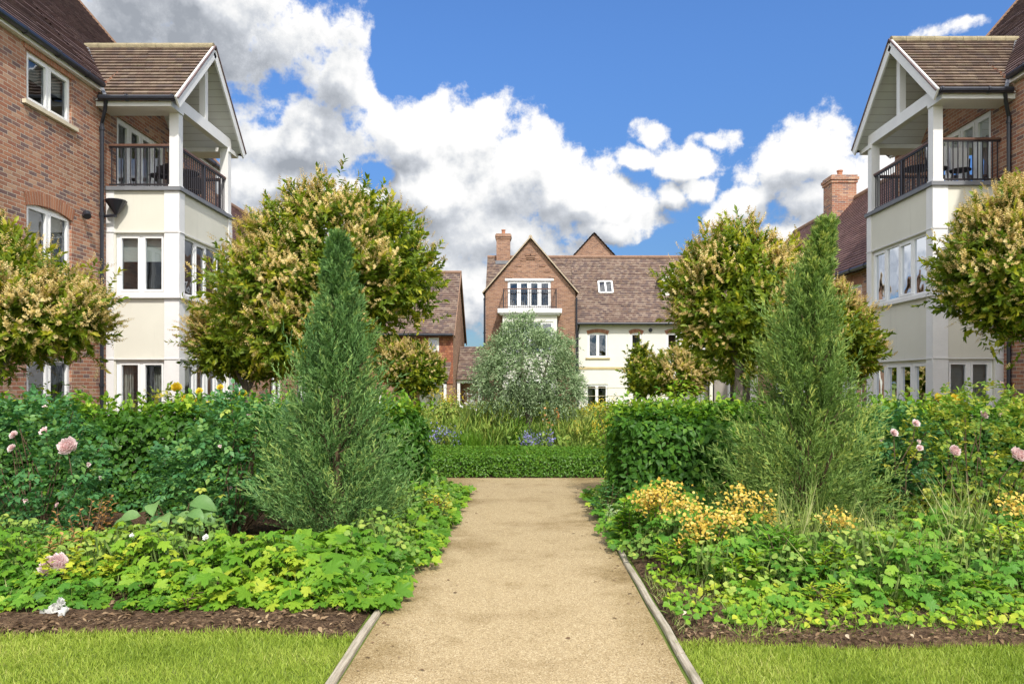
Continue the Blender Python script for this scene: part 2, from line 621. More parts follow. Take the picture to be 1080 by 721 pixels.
d0 = dens_at((0, 0, 0))
ds = dens_at((0, 0, 0), g_soft)
d1 = dens_at((.008, .020, 0), g_soft)
d2 = dens_at((.020, .060, 0), g_soft)
alpha = t.sstep(d0, -.01, .30)
lit = t.m('ADD', .75, t.m('ADD', t.m('MULTIPLY', t.m('SUBTRACT', ds, d1), 1.15), t.m('MULTIPLY', t.m('SUBTRACT', ds, d2), .70)))
# the thick bank at the upper left is seen from its grey underside, and bases of the deep banks are grey too
a0, e0 = azel(215, 15)
gq = t.vm('LENGTH', t.vm('MULTIPLY', t.vm('SUBTRACT', P.outputs[0], (a0, e0, 0)), (3.2, 6.0, 0)))
under = t.m('MULTIPLY', t.m('SUBTRACT', 1.0, t.sstep(gq, .35, 1.35)), t.sstep(d0, .10, .55))
lit = t.m('SUBTRACT', lit, t.m('MULTIPLY', under, .66))
for bx, by, kx, ky in ((585, 238, 9, 22), (470, 262, 5, 16), (330, 170, 9, 16), (850, 205, 12, 24)):
    a0, e0 = azel(bx, by)
    gq = t.vm('LENGTH', t.vm('MULTIPLY', t.vm('SUBTRACT', P.outputs[0], (a0, e0, 0)), (kx, ky, 0)))
    lit = t.m('SUBTRACT', lit, t.m('MULTIPLY', t.m('MULTIPLY', t.m('SUBTRACT', 1.0, t.sstep(gq, .2, 1.2)), t.sstep(d0, .15, .6)), .30))
ccol = t.ramp(lit, [(.0, (1.85, 2.0, 2.25)), (.25, (2.5, 2.65, 2.9)), (.50, (3.3, 3.45, 3.7)), (.75, (4.5, 4.55, 4.6)), (1.0, (5.3, 5.25, 5.2))])
# unseen cumulus round about and behind the viewer, brightened to add soft fill
ccol = t.mix(t.sstep(t.m('ABSOLUTE', az), 1.0, 1.7), ccol, t.mix(1.0, ccol, (2.7, 2.65, 2.55), 'MULTIPLY'))
tint_ = t.mix(1.0, sky.outputs[0], (.47, .70, 1.0), 'MULTIPLY')
low = t.sstep(el, -.02, .50)
skyc = t.mix(low, t.mix(1.0, tint_, (.50, .46, .42), 'MULTIPLY'), tint_)
final = t.mix(alpha, skyc, ccol)
bg = t.n('ShaderNodeBackground')
t.set(bg.inputs[0], final)
bg.inputs[1].default_value = .15
wo = t.n('ShaderNodeOutputWorld')
t.t.links.new(bg.outputs[0], wo.inputs[0])
W.cycles.sampling_method = 'MANUAL'
W.cycles.sample_map_resolution = 512

S.view_settings.view_transform = 'Standard'
S.view_settings.look = 'None'
S.view_settings.exposure = 0.42
S.view_settings.gamma = 1.0
S.view_settings.use_curve_mapping = False
c = S.cycles
c.use_denoising = True
c.max_bounces = 8
c.diffuse_bounces = 4
c.glossy_bounces = 3
c.transmission_bounces = 4
c.transparent_max_bounces = 8
c.sample_clamp_indirect = 6
c.use_adaptive_sampling = True
c.adaptive_threshold = .015
# ------------------------------------------------------------------ building helpers
def at(px, py, D):
    """metres for a place read off the photograph at distance D"""
    return ((px - 555) * D / F, D, EYE + (405 - py) * D / F)


def wall_grid(mb, O, u, n, W_, z0, z1, holes, reveal=.10):
    """vertical wall with real window openings. O at u=0; u along, n outward; holes (u0,u1,z0,z1)"""
    O, u, n = np.array(O, float), np.array(u, float), np.array(n, float)
    Z = np.array((0, 0, 1.0))
    us = sorted({0.0, float(W_)} | {h[0] for h in holes} | {h[1] for h in holes})
    zs = sorted({float(z0), float(z1)} | {h[2] for h in holes} | {h[3] for h in holes})
    P = lambda a, b, c=0.0: O + u * a + Z * b - n * c
    for a0, a1 in zip(us[:-1], us[1:]):
        for b0, b1 in zip(zs[:-1], zs[1:]):
            ca, cb = (a0 + a1) / 2, (b0 + b1) / 2
            if any(h[0] < ca < h[1] and h[2] < cb < h[3] for h in holes): continue
            mb.poly([P(a0, b0), P(a1, b0), P(a1, b1), P(a0, b1)])
    for h in holes:
        for (a0, b0), (a1, b1) in (((h[0], h[2]), (h[0], h[3])), ((h[1], h[2]), (h[1], h[3])), ((h[0], h[2]), (h[1], h[2])), ((h[0], h[3]), (h[1], h[3]))):
            mb.poly([P(a0, b0), P(a1, b1), P(a1, b1, reveal), P(a0, b0, reveal)])
    return mb


def window(parent, O, u, n, h, lights=2, sill=None, dress=None, door=False, inset=.05, transom=None, fw=.06, name=None, room='interior', deep=.7):
    """window or glazed door in the opening h of a wall: frame > glass, room behind, curtain or blind, sill"""
    u0, u1, z0, z1 = h
    f = MB()
    O = np.array(O, float); u = np.array(u, float); n = np.array(n, float)
    a, b = -inset - .06, -inset
    f.obox(O, u, n, u0, u0 + fw, a, b, z0, z1)
    f.obox(O, u, n, u1 - fw, u1, a, b, z0, z1)
    f.obox(O, u, n, u0 + fw, u1 - fw, a, b, z1 - fw, z1)
    f.obox(O, u, n, u0 + fw, u1 - fw, a, b, z0, z0 + fw * (1.6 if door else 1))
    w = (u1 - u0 - 2 * fw) / lights
    g = MB()
    for i in range(lights):
        x0, x1 = u0 + fw + i * w, u0 + fw + (i + 1) * w
        if i:
            f.obox(O, u, n, x0 - .032, x0 + .032, a + .004, b + .004, z0 + fw, z1 - fw)
        s = .045 if not door else .07       # the opening sash, a little proud of the frame
        zz0, zz1 = z0 + fw * (1.6 if door else 1), z1 - fw
        xa, xb = x0 + (.032 if i else 0), x1 - (.032 if i < lights - 1 else 0)
        if (i + (lights > 2)) % 2 == 0 or door or lights == 2:
            f.obox(O, u, n, xa + .004, xa + s, a + .01, b + .014, zz0 + .004, zz1 - .004)
            f.obox(O, u, n, xb - s, xb - .004, a + .01, b + .014, zz0 + .004, zz1 - .004)
            f.obox(O, u, n, xa + s, xb - s, a + .01, b + .014, zz1 - s, zz1 - .004)
            f.obox(O, u, n, xa + s, xb - s, a + .01, b + .014, zz0 + .004, zz0 + s * (2 if door else 1))
        if transom:
            f.obox(O, u, n, xa, xb, a + .006, b + .006, transom - .03, transom + .03)
        P = lambda p, q: O + u * p + n * (a + .03) + np.array((0, 0, q))
        g.poly([P(xa, zz0), P(xb, zz0), P(xb, zz1), P(xa, zz1)])
    win = f.build(name or ('glazed_door' if door else 'window'), M['upvc'], parent)
    g.build('glass', M['glass'], win)
    r = MB()
    if room is None: r = None
    e0, e1, y0, y1 = u0 - .25, u1 + .25, z0 - .12, z1 + .12
    Q = lambda p, d_, q: O + u * p - n * d_ + np.array((0, 0, q))
    k0, k1 = inset + .07, inset + deep
    if r: r.poly([Q(e0, k1, y0), Q(e1, k1, y0), Q(e1, k1, y1), Q(e0, k1, y1)])
    for (p, q), (p2, q2) in () if not r else (((e0, y0), (e0, y1)), ((e1, y0), (e1, y1)), ((e0, y0), (e1, y0)), ((e0, y1), (e1, y1))):
        r.poly([Q(p, k0, q), Q(p2, k0, q2), Q(p2, k1, q2), Q(p, k1, q)])
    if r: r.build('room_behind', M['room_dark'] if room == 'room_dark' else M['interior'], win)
    if dress:
        c_ = MB()
        if dress == 'blind':
            drop = z0 + (z1 - z0) * .55
            c_.obox(O, u, n, u0 + fw, u1 - fw, -inset - .15, -inset - .13, drop, z1 - .05)
            c_.build('blind', M['blind'], win)
        elif dress == 'blinds_low':
            drop = z0 + (z1 - z0) * .22
            c_.obox(O, u, n, u0 + fw, u1 - fw, -inset - .15, -inset - .13, drop, z1 - .05)
            c_.build('blind', M['blind'], win)
        elif dress == 'curtain':
            for sgn in (0, 1):
                pts = []
                N = 22
                ww = (u1 - u0) * (.27 if sgn == 0 else .20)
                base = u0 + .05 if sgn == 0 else u1 - .05 - ww
                for i in range(N + 1):
                    p = base + ww * i / N
                    pts.append((p, .17 + .025 * math.sin(i * 1.9)))
                c_ = MB()
                for (p, d_), (p2, d2_) in zip(pts[:-1], pts[1:]):
                    c_.poly([Q(p, inset + d_, z0 + .04), Q(p2, inset + d2_, z0 + .04), Q(p2, inset + d2_, z1 - .05), Q(p, inset + d_, z1 - .05)])
                c_.build('curtain', M['curtain'], win)
    if sill:
        s_ = MB()
        s_.obox(O, u, n, u0 - .12, u1 + .12, -.04, .07, z0 - .075, z0 - .004)
        s_.build('sill', M[sill], win)
    return win


def arch(parent, O, u, n, h, rise=.10, thick=.24, mat_='arch', proud=.012):
    """segmental brick arch over an opening; it laps the corners of the head"""
    u0, u1, z0, z1 = h
    O = np.array(O, float); u = np.array(u, float); n = np.array(n, float)
    u0 -= .02; u1 += .02
    w = (u1 - u0) / 2
    Rr = (w * w + rise * rise) / (2 * rise)
    cx, cz = (u0 + u1) / 2, z1 + .02 - Rr
    th = math.asin(w / Rr)
    mb = MB()
    N = 16
    Pt = lambda a, r, d_: O + u * (cx + r * math.sin(a)) + n * d_ + np.array((0, 0, cz + r * math.cos(a)))
    for i in range(N):
        a, b = -th + 2 * th * i / N, -th + 2 * th * (i + 1) / N
        ua, ub = a * (Rr + thick / 2), b * (Rr + thick / 2)
        for d_ in (proud,):
            mb.poly([Pt(a, Rr, d_), Pt(b, Rr, d_), Pt(b, Rr + thick, d_), Pt(a, Rr + thick, d_)],
                    [(ua, .02), (ub, .02), (ub, .02 + thick), (ua, .02 + thick)])
        mb.poly([Pt(a, Rr, proud), Pt(b, Rr, proud), Pt(b, Rr, -.10), Pt(a, Rr, -.10)], [(ua, .1), (ub, .1), (ub, .2), (ua, .2)])
        mb.poly([Pt(a, Rr + thick, proud), Pt(b, Rr + thick, proud), Pt(b, Rr + thick, -.02), Pt(a, Rr + thick, -.02)], [(ua, .1), (ub, .1), (ub, .2), (ua, .2)])
    return mb.build('brick_arch', M[mat_], parent)


def tiles(mb, a, b, c, d, gauge=.10, lip=.022, seed=0):
    """stepped courses of plain tiles over the plane a b (lower edge) c d (upper edge), d above a"""
    a, b, c, d = [np.array(p, float) for p in (a, b, c, d)]
    n = np.cross(b - a, d - a); n /= np.linalg.norm(n)
    if n[2] < 0: n = -n
    L = max(np.linalg.norm(d - a), np.linalg.norm(c - b))
    k = max(2, int(round(L / gauge)))
    r = np.random.default_rng(seed)
    W_ = np.linalg.norm(b - a)
    uu = (b - a) / (W_ + 1e-9)
    for i in range(k):
        t0, t1 = i / k, (i + 1) / k
        p0, p1 = a + (d - a) * t0, b + (c - b) * t0
        q0, q1 = a + (d - a) * t1, b + (c - b) * t1
        # break each course into runs so that its lower edge wavers slightly
        w = np.linalg.norm(p1 - p0)
        m = max(1, int(w / 1.1))
        v0 = i * .5 + .06
        for j in range(m):
            s0, s1 = j / m, (j + 1) / m
            li = lip + r.uniform(-.005, .005)
            A, B = p0 + (p1 - p0) * s0 + n * li, p0 + (p1 - p0) * s1 + n * li
            C_, D_ = q0 + (q1 - q0) * s1 + n * .003, q0 + (q1 - q0) * s0 + n * .003
            ua = [float(np.dot(uu, x)) + (i * .37) for x in (A, B, C_, D_)]
            mb.poly([A, B, C_, D_], [(ua[0], v0), (ua[1], v0), (ua[2], v0 + .38), (ua[3], v0 + .38)])
            A2, B2 = A - n * (li + .004), B - n * (li + .004)
            mb.poly([A2, B2, B, A], [(ua[0], v0), (ua[1], v0), (ua[1], v0 + .02), (ua[0], v0 + .02)])
    return mb


def gutter(parent, p, q, r=.062):
    mb = MB()
    p, q = np.array(p, float), np.array(q, float)
    d_ = (q - p) / np.linalg.norm(q - p)
    mb.tube([p, q], r, 10)
    L = np.linalg.norm(q - p)
    k = max(1, int(L / .95))
    for i in range(k + 1):
        c_ = p + d_ * min(L, i * .95 + .05)
        mb.tube([c_ - d_ * .02, c_ + d_ * .02], r * 1.22, 10)
    return mb.build('gutter', M['black'], parent, True)


def pipe(parent, pts, r=.04, name='downpipe'):
    mb = MB()
    mb.tube(pts, r, 10)
    a, b = np.array(pts[-2], float), np.array(pts[-1], float)
    L = np.linalg.norm(b - a)
    for i in range(int(L / 1.8) + 1):
        c_ = a + (b - a) / L * (i * 1.8 + .1)
        mb.tube([c_ + (0, 0, .03), c_ - (0, 0, .03)], r * 1.35, 10)
    return mb.build(name, M['black'], parent, True)


# ------------------------------------------------------------------ the two big brick blocks with balconied bays
def court_block(s, Xw, Xs, D0, D1, Dn, Df, label):
    """s -1 left of the court, +1 right. Xw brick wall plane, Xs bay face, D0..D1 the bay, Dn..Df the block"""
    T = thing('brick_apartment_block', label, 'apartment building', (s * Xw, D0, 0), None)
    G = lambda X, D, z: (s * X, D, z)
    nrm = (-s, 0, 0)
    OW = (s * Xw, Dn, 0)                      # main wall origin, u along +Y
    u = (0, 1, 0)
    EZ = 7.90
    wins = []
    if s < 0:
        a0, a1 = 13.66 - Dn, 15.02 - Dn
        wins = [((a0, a1, 6.70, 7.64), 'blind', 0), ((a0, a1, 3.55, 4.90), 'blind', 1), ((a0, a1, .75, 2.12), 'curtain', 1)]
        b0 = 9.6 - Dn
        wins += [((b0, b0 + 1.36, 6.70, 7.64), None, 0), ((b0, b0 + 1.36, 3.55, 4.90), 'blind', 1), ((b0, b0 + 1.36, .75, 2.12), 'curtain', 1)]
    else:
        a0, a1 = 11.2 - Dn, 12.6 - Dn
        wins = [((a0, a1, 6.70, 7.64), None, 0), ((a0, a1, 3.55, 4.90), 'blind', 1), ((a0, a1, .75, 2.12), 'curtain', 1)]
    bd = (D0 + .42 - Dn, D1 - .25 - Dn, 5.62, 7.50 if s < 0 else 7.50)
    # wall with the openings; the bay covers D0..D1 below the balcony, the wall runs on behind it
    wl = MB()
    wall_grid(wl, OW, u, nrm, Df - Dn, 0, EZ, [w[0] for w in wins] + [bd])
    # end walls and a back wall close the block
    pit = 1.17
    wd = 9.6
    rx = Xw - .12 + wd / 2
    rz = EZ - .05 + wd / 2 * pit
    for D in (Dn, Df):
        wl.poly([G(Xw, D, 0), G(Xw + wd - .6, D, 0), G(Xw + wd - .6, D, EZ), G(rx, D, rz - .15), G(Xw, D, EZ)])
    wl.poly([G(Xw + wd - .6, Dn, 0), G(Xw + wd - .6, Df, 0), G(Xw + wd - .6, Df, EZ), G(Xw + wd - .6, Dn, EZ)])
    wl.build('wall', M['brick'], T)
    for h, dr, ar in wins:
        window(T, OW, u, nrm, h, 2, 'stone', dr)
        if ar: arch(T, OW, u, nrm, h)
        else:
            MBl = MB().obox(OW, u, nrm, h[0] - .1, h[1] + .1, -.02, .012, h[3] - .004, EZ - .17)
            MBl.build('brick_lintel', M['arch'], T)
    window(T, OW, u, nrm, bd, 4, None, 'curtain', True)
    # main roof
    rf = MB()
    ex = Xw - .12
    Dm = (D0 + D1) / 2
    half = (D1 - D0) / 2 + .42
    pl = lambda X: EZ - .05 + (X - ex) * pit
    r0, r1 = Dm - half, Dm + half
    for (da, db, xx) in ((Dn - .3, r0, ex), (r0, r1, Xw + .02), (r1, Df + .15, ex)):
        tiles(rf, G(xx, da, pl(xx)), G(xx, db, pl(xx)), G(rx, db, rz), G(rx, da, rz), gauge=.14, lip=.032, seed=int(da * 10))
    tiles(rf, G(2 * rx - ex, Dn - .3, pl(ex)), G(2 * rx - ex, Df + .15, pl(ex)), G(rx, Df + .15, rz), G(rx, Dn - .3, rz), gauge=.3)
    roof = rf.build('roof', M['tile_main'], T)
    MB().tube([G(rx, Dn - .3, rz + .02), G(rx, Df + .15, rz + .02)], .11, 8).build('ridge_tiles', M['ridge_red'], roof)
    for da, db in ((Dn - .3, r0 + .06), (r1 - .06, Df + .1)):
        eb = MB()
        eb.obox(G(0, 0, 0), (s, 0, 0), (0, 1, 0), ex + .02, Xw + .001, da, db, EZ - .16, EZ - .075)
        eb.build('eaves_board', M['white'], T)
    gutter(T, G(ex - .03, Dn - .3, EZ - .05), G(ex - .03, r0 + .02, EZ - .05))
    gutter(T, G(ex - .03, r1, EZ - .05), G(ex - .03, Df + .1, EZ - .05))
    for f_ in (0,):
        bb = MB()
        bb.bar(G(ex, Df + .16, pl(ex) - .05), G(rx, Df + .16, rz - .05), .03, .2)
        bb.build('verge_board', M['ridge_red'], T)

    # ---- the bay: rendered walls with openings
    PW = .30          # pilaster on the corner
    u_f = (s, 0, 0)   # along the front face, outward from the court
    OF = (s * Xs, D0, 0)
    nF = (0, -1, 0)
    Lf = Xw - Xs
    OS = (s * Xs, D0, 0)
    Ls = D1 - D0
    zt = 5.74
    f1 = (PW - .02, Lf - .20, 3.53, 4.84)
    f0 = (PW - .02, Lf - .20, .14, 2.12)
    s1 = (.24, Ls - .20, 3.53, 4.84)
    s0 = (.24, Ls - .20, .14, 2.12)
    bw = MB()
    wall_grid(bw, OF, u_f, nF, Lf, 0, zt, [f1, f0])
    wall_grid(bw, OS, u, nrm, Ls, 0, zt, [s1, s0])
    bw.poly([G(Xs, D1, 0), G(Xw, D1, 0), G(Xw, D1, zt), G(Xs, D1, zt)])
    bay = bw.build('bay_wall', M['render'], T)
    window(T, OF, u_f, nF, f1, 2, None, 'blind', room=None)
    window(T, OF, u_f, nF, f0, 2, None, 'curtain' if s < 0 else 'blinds_low', room=None)
    window(T, OS, u, nrm, s1, 4, None, None, room=None)
    window(T, OS, u, nrm, s0, 4, None, 'curtain', door=True, room=None)
    # plastered rooms inside the bay
    rm = MB()
    for z0, z1 in ((.02, 2.70), (2.80, 5.55)):
        rm.poly([G(Xw - .03, D0 + .12, z0), G(Xw - .03, D1 - .06, z0), G(Xw - .03, D1 - .06, z1), G(Xw - .03, D0 + .12, z1)])
        rm.poly([G(Xs + .12, D1 - .06, z0), G(Xw - .03, D1 - .06, z0), G(Xw - .03, D1 - .06, z1), G(Xs + .12, D1 - .06, z1)])
        for z in (z0, z1):
            rm.poly([G(Xs + .02, D0 + .02, z), G(Xw - .03, D0 + .02, z), G(Xw - .03, D1 - .06, z), G(Xs + .02, D1 - .06, z)])
    rm.build('bay_room', M['interior'], T)
    # white corner boards
    pb = MB()
    pr = .022
    pb.box(min(s * (Xs - pr), s * (Xs + PW)), max(s * (Xs - pr), s * (Xs + PW)), D0 - pr, D0 - .001, 0, zt)
    pb.box(min(s * (Xs - pr), s * (Xs - .001)), max(s * (Xs - pr), s * (Xs - .001)), D0, D0 + .24, 0, zt)
    pb.box(min(s * (Xs - pr), s * (Xs - .001)), max(s * (Xs - pr), s * (Xs - .001)), D1 - .2, D1 + .02, 0, zt)
    pb.box(min(s * (Xw - .17), s * (Xw - .002)), max(s * (Xw - .17), s * (Xw - .002)), D0 - pr, D0 - .001, 0, zt)
    pb.build('corner_board', M['white'], T)
    # string course under the first-floor windows and thin beads
    sc = MB()
    for z0, z1, pj in ((3.44, 3.52, .06), (2.13, 2.155, .014), (4.85, 4.87, .014)):
        sc.obox(OF, u_f, nF, -pj, Lf - .002, .0235, pj + .024, z0, z1)
        sc.obox(OS, u, nrm, 0, Ls + .02, .0235, pj + .024, z0, z1)
    sc.build('string_course', M['white'], T)
    # balcony slab edge and floor
    ed = MB()
    ed.box(min(s * (Xs - .07), s * (Xw - .002)), max(s * (Xs - .07), s * (Xw - .002)), D0 - .07, D1 + .05, zt + .002, zt + .085)
    slab = ed.build('balcony_edge', M['lead'], T)
    fz = zt + .085
    # posts carrying the balcony roof
    pw = .20
    TB = 7.50         # underside of the tie beam
    for nm, xa, da in (('post', Xs, D0), ('post', Xs, D1 - pw)):
        p_ = MB()
        x0, x1 = s * xa, s * (xa + pw)
        p_.box(min(x0, x1), max(x0, x1), da, da + pw, fz, TB)
        p_.box(min(x0, x1) - .015, max(x0, x1) + .015, da - .015, da + pw + .015, fz, fz + .05)
        p_.build('post', M['white'], T)
    # railing: handrail, bottom rail, balusters
    rz0, rz1 = fz + .07, 6.74
    for nm, A, B in (('f', (Xs + pw, D0 + .08), (Xw - .02, D0 + .08)), ('s', (Xs + .08, D0 + pw), (Xs + .08, D1 - pw)), ('b', (Xs + pw, D1 - .10), (Xw - .02, D1 - .10))):
        hr = MB()
        a, b = np.array(G(A[0], A[1], rz1)), np.array(G(B[0], B[1], rz1))
        hr.bar(a, b, .07, .045)
        rail = hr.build('handrail', M['rail_wood'], T)
        br_ = MB()
        br_.bar(a + (0, 0, rz0 - rz1), b + (0, 0, rz0 - rz1), .04, .03)
        br_.build('rail_bar', M['iron'], rail)
        MB().bar(a - (0, 0, .04), b - (0, 0, .04), .04, .025).build('rail_bar', M['iron'], rail)
        L = np.linalg.norm(b - a)
        k = int(round(L / .115))
        for i in range(k + 1):
            c_ = a + (b - a) * ((i + .5) / (k + 1))
            mid = (nm == 's' and i == k // 2)
            w_ = .05 if mid else .018
            MB().obox(c_, (1, 0, 0), (0, 1, 0), -w_ / 2, w_ / 2, -w_ / 2, w_ / 2, rz0 - rz1 - (.06 if mid else -.012), -.022).build('baluster', M['iron'], rail)
    # gable roof of the bay
    ov = .15
    Xo = Xs - ov
    ez, az_ = 7.58, 9.45
    mx = lambda z: ex + (z - pl(ex)) / pit + .05
    rb = MB()
    for da, sg in ((r0, 0), (r1, 1)):
        tiles(rb, G(Xo, da, ez), G(mx(ez + .25), da, ez), G(mx(az_ - .05), Dm, az_), G(Xo, Dm, az_), gauge=.17, lip=.042, seed=3 + sg)
    broof = rb.build('bay_roof', M['tile_bay'], T)
    rt = MB()
    for i in range(9):
        x0 = Xo - .01 + (mx(az_) - Xo) * i / 9; x1 = Xo + (mx(az_) - Xo) * (i + 1) / 9
        rt.tube([G(x0, Dm, az_ + .01), G(x1 - .01, Dm, az_ + .018)], [.095, .085], 10)
    rt.build('ridge_tiles', M['ridge'], broof)
    vl = MB()
    vl.bar(G(mx(ez + .15) - .02, r0, ez + .06), G(mx(az_) - .03, Dm, az_ + .04), .07, .03)
    vl.build('valley_lead', M['lead'], broof)
    # white boarded underside
    ce = MB()
    for da in (r0, r1):
        sg = 1 if da < Dm else -1
        L = math.hypot(half, az_ - ez)
        k = 14
        for i in range(k):
            t0, t1 = i / k, (i + 1) / k
            y0, y1 = da + sg * half * t0 + sg * .004, da + sg * half * t1 - sg * .006
            z0, z1 = ez - .05 + (az_ - ez) * t0, ez - .05 + (az_ - ez) * t1
            ce.poly([G(Xo + .05, y0, z0), G(Xw + .4, y0, z0), G(Xw + .4, y1, z1 - .002), G(Xo + .05, y1, z1 - .002)])
            ce.poly([G(Xo + .05, y0, z0), G(Xw + .4, y0, z0), G(Xw + .4, y0, z0 + .02), G(Xo + .05, y0, z0 + .02)])
    ce.build('ceiling_boards', M['boards_mat'], T)
    # brick wall up into the bay roof behind the balcony
    up = MB()
    up.poly([G(Xw - .004, r0 + .15, EZ - .02), G(Xw - .004, r1 - .15, EZ - .02), G(Xw - .004, Dm, az_ - .12)])
    up.build('wall', M['brick'], T)
    # truss: bargeboards, tie beam, king post, wall plates
    tr = MB()
    xb = s * (Xo + .0)
    for da in (r0, r1):
        tr.bar(G(Xo - .02, da - (.02 if da < Dm else -.02), ez - .10), G(Xo - .02, Dm, az_ - .10), .04, .24)
    barge = tr.build('bargeboard', M['white'], T)
    vt = MB()
    for da in (r0, r1):
        vt.bar(G(Xo - .03, da - (.06 if da < Dm else -.06), ez - .03), G(Xo - .03, Dm, az_ + .035), .07, .03)
    vt.build('verge_tiles', M['tile_main'], broof)
    tb = MB()
    tb.box(min(s * Xs, s * (Xs + .16)), max(s * Xs, s * (Xs + .16)), D0, D1, TB, TB + .26)
    tb.build('tie_beam', M['white'], T)
    kp = MB()
    kp.box(min(s * (Xs + .01), s * (Xs + .15)), max(s * (Xs + .01), s * (Xs + .15)), Dm - .075, Dm + .075, TB + .26, az_ - .2)
    kp.build('king_post', M['white'], T)
    for da, db in ((r0 + .02, D0 + .18), (D1 - .18, r1 - .02)):
        wp = MB()
        wp.box(min(s * (Xs - .03), s * (Xw - .003)), max(s * (Xs - .03), s * (Xw - .003)), da, db, ez - .17, ez - .07)
        wp.build('soffit', M['white'], T)
    gutter(T, G(Xo + .02, r0 - .05, ez - .02), G(Xw - .1, r0 - .05, ez - .02))
    gutter(T, G(Xo + .02, r1 + .05, ez - .02), G(Xw - .1, r1 + .05, ez - .02))
    dx = Xw - .06
    pipe(T, [G(dx - .18, r0 - .03, ez - .06), G(dx - .12, r0 + .05, ez - .22), G(dx, D0 - .28, ez - .5), G(dx, D0 - .28, .1)])
    return T, dict(G=G, fz=fz)


TL_, LI = court_block(-1, 9.0, 7.45, 16.26, 19.15, 7.0, 22.0, 'brick apartment block with white gabled balcony bay and black wall lantern, left')
TR_, RI = court_block(1, 9.96, 8.5, 15.84, 18.87, 8.5, 20.5, 'brick apartment block with white gabled balcony bay and pale balcony cushions, right')

# black wall lantern on its bracket beside the left bay, and a small black sensor light on the brick
lm = MB()
lm.tube([(-8.97, 16.1, 5.16), (-8.72, 16.1, 5.18)], .03, 8)
lm.tube([(-8.72, 16.1, 5.14), (-8.72, 16.1, 5.26)], .03, 8)
lm.lathe((-8.70, 16.09, 5.20), [(.03, 0), (.10, .10), (.20, .25), (.22, .28), (.20, .30), (0, .34)], 14)
lm.build('wall_lantern', M['black'], TL_)
sm = MB()
sm.tube([(-9.0, 15.4, 5.02), (-8.9, 15.4, 5.0)], .04, 8)
sm.tube([(-8.9, 15.35, 5.06), (-8.85, 15.3, 4.98)], .075, 10)
sm.build('wall_spotlight', M['black'], TL_)
'''aerial'''


# ------------------------------------------------------------------ lower brick ranges that carry on behind the bays
def low_range(s, Xw, Dn, Df, EZ, rx, rz, label, wins, roofmat, brick='brick'):
    T = thing('brick_range', label, 'house', (s * Xw, Dn, 0))
    G = lambda X, D, z: (s * X, D, z)
    nrm = (-s, 0, 0)
    OW = (s * Xw, Dn, 0)
    u = (0, 1, 0)
    wl = MB()
    wall_grid(wl, OW, u, nrm, Df - Dn, -.6, EZ, [w[0] for w in wins])
    bx = 2 * rx - Xw
    for D in (Dn + .01, Df):
        wl.poly([G(Xw, D, -.6), G(bx, D, -.6), G(bx, D, EZ), G(rx, D, rz - .1), G(Xw, D, EZ)])
    wl.poly([G(bx, Dn, -.6), G(bx, Df, -.6), G(bx, Df, EZ), G(bx, Dn, EZ)])
    wl.build('wall', M[brick], T)
    for h, lights, dr, ar, door in wins:
        window(T, OW, u, nrm, h, lights, None if door else 'stone', dr, door)
        if ar: arch(T, OW, u, nrm, h)
    ex = Xw - .28
    p = (rz - EZ) / (rx - ex)
    rf = MB()
    tiles(rf, G(ex, Dn + .05, EZ), G(ex, Df + .15, EZ), G(rx, Df + .15, rz), G(rx, Dn + .05, rz), gauge=.15, lip=.034)
    tiles(rf, G(2 * rx - ex, Dn + .05, EZ), G(2 * rx - ex, Df + .15, EZ), G(rx, Df + .15, rz), G(rx, Dn + .05, rz), gauge=.3)
    roof = rf.build('roof', M[roofmat], T)
    MB().tube([G(rx, Dn + .05, rz + .02), G(rx, Df + .15, rz + .02)], .12, 8).build('ridge_tiles', M['ridge_red'], roof)
    MB().bar(G(ex, Df + .16, EZ - .05), G(rx, Df + .16, rz - .05), .03, .2).build('verge_board', M['ridge_red'], T)
    gutter(T, G(ex - .04, Dn + .05, EZ - .02), G(ex - .04, Df, EZ - .02))
    return T


def winrow(D_list, Dn, w=1.3, up=(3.55, 4.62), lo=(.1, 2.1), dl=None):
    out = []
    for i, D in enumerate(D_list):
        out.append(((D - Dn, D - Dn + w, up[0], up[1]), 2, 'curtain' if i % 2 else None, True, False))
        out.append(((D - Dn, D - Dn + w, lo[0] if i % 2 == 0 else .8, lo[1]), 2, 'curtain', True, i % 2 == 0))
    return out


LW = low_range(-1, 9.0, 22.03, 34.5, 5.0, 12.6, 9.2, 'low brick range with maroon tiled roof running on behind the left bay', winrow((23.4, 26.6, 29.8, 32.4), 22.03), 'tile_wing')
RW = low_range(1, 9.96, 20.53, 38.0, 5.0, 13.5, 9.2, 'low brick range with maroon tiled roof and chimney behind the right bay', winrow((22.5, 25.9, 29.0, 35.6), 20.53, 1.5), 'tile_wing')


def chimney(parent, x0, x1, y0, y1, z0, z1, pots=1, brick='brick'):
    mb = MB()
    mb.box(x0, x1, y0, y1, z0, z1 - .32)
    mb.box(x0 - .04, x1 + .04, y0 - .04, y1 + .04, z1 - .318, z1 - .202)
    mb.box(x0 - .08, x1 + .08, y0 - .08, y1 + .08, z1 - .20, z1 - .08)
    mb.box(x0 - .03, x1 + .03, y0 - .03, y1 + .03, z1 - .078, z1)
    ch = mb.build('chimney', M[brick], parent)
    for i in range(pots):
        x = x0 + (x1 - x0) * (i + .5) / pots
        MB().lathe((x, (y0 + y1) / 2, z1), [(.13, 0), (.11, .05), (.10, .22), (.125, .25), (.125, .30), (.09, .30), (.085, .1), (0, .1)], 12).build('chimney_pot', M['terracotta'], ch)
    MB().box(x0 - .06, x1 + .06, y0 - .07, y0 - .002, z0 + .35, z0 + .55).build('lead_flashing', M['lead'], ch)
    return ch


chimney(RW, 12.5, 13.5, 31.0, 31.9, 7.5, 10.15)

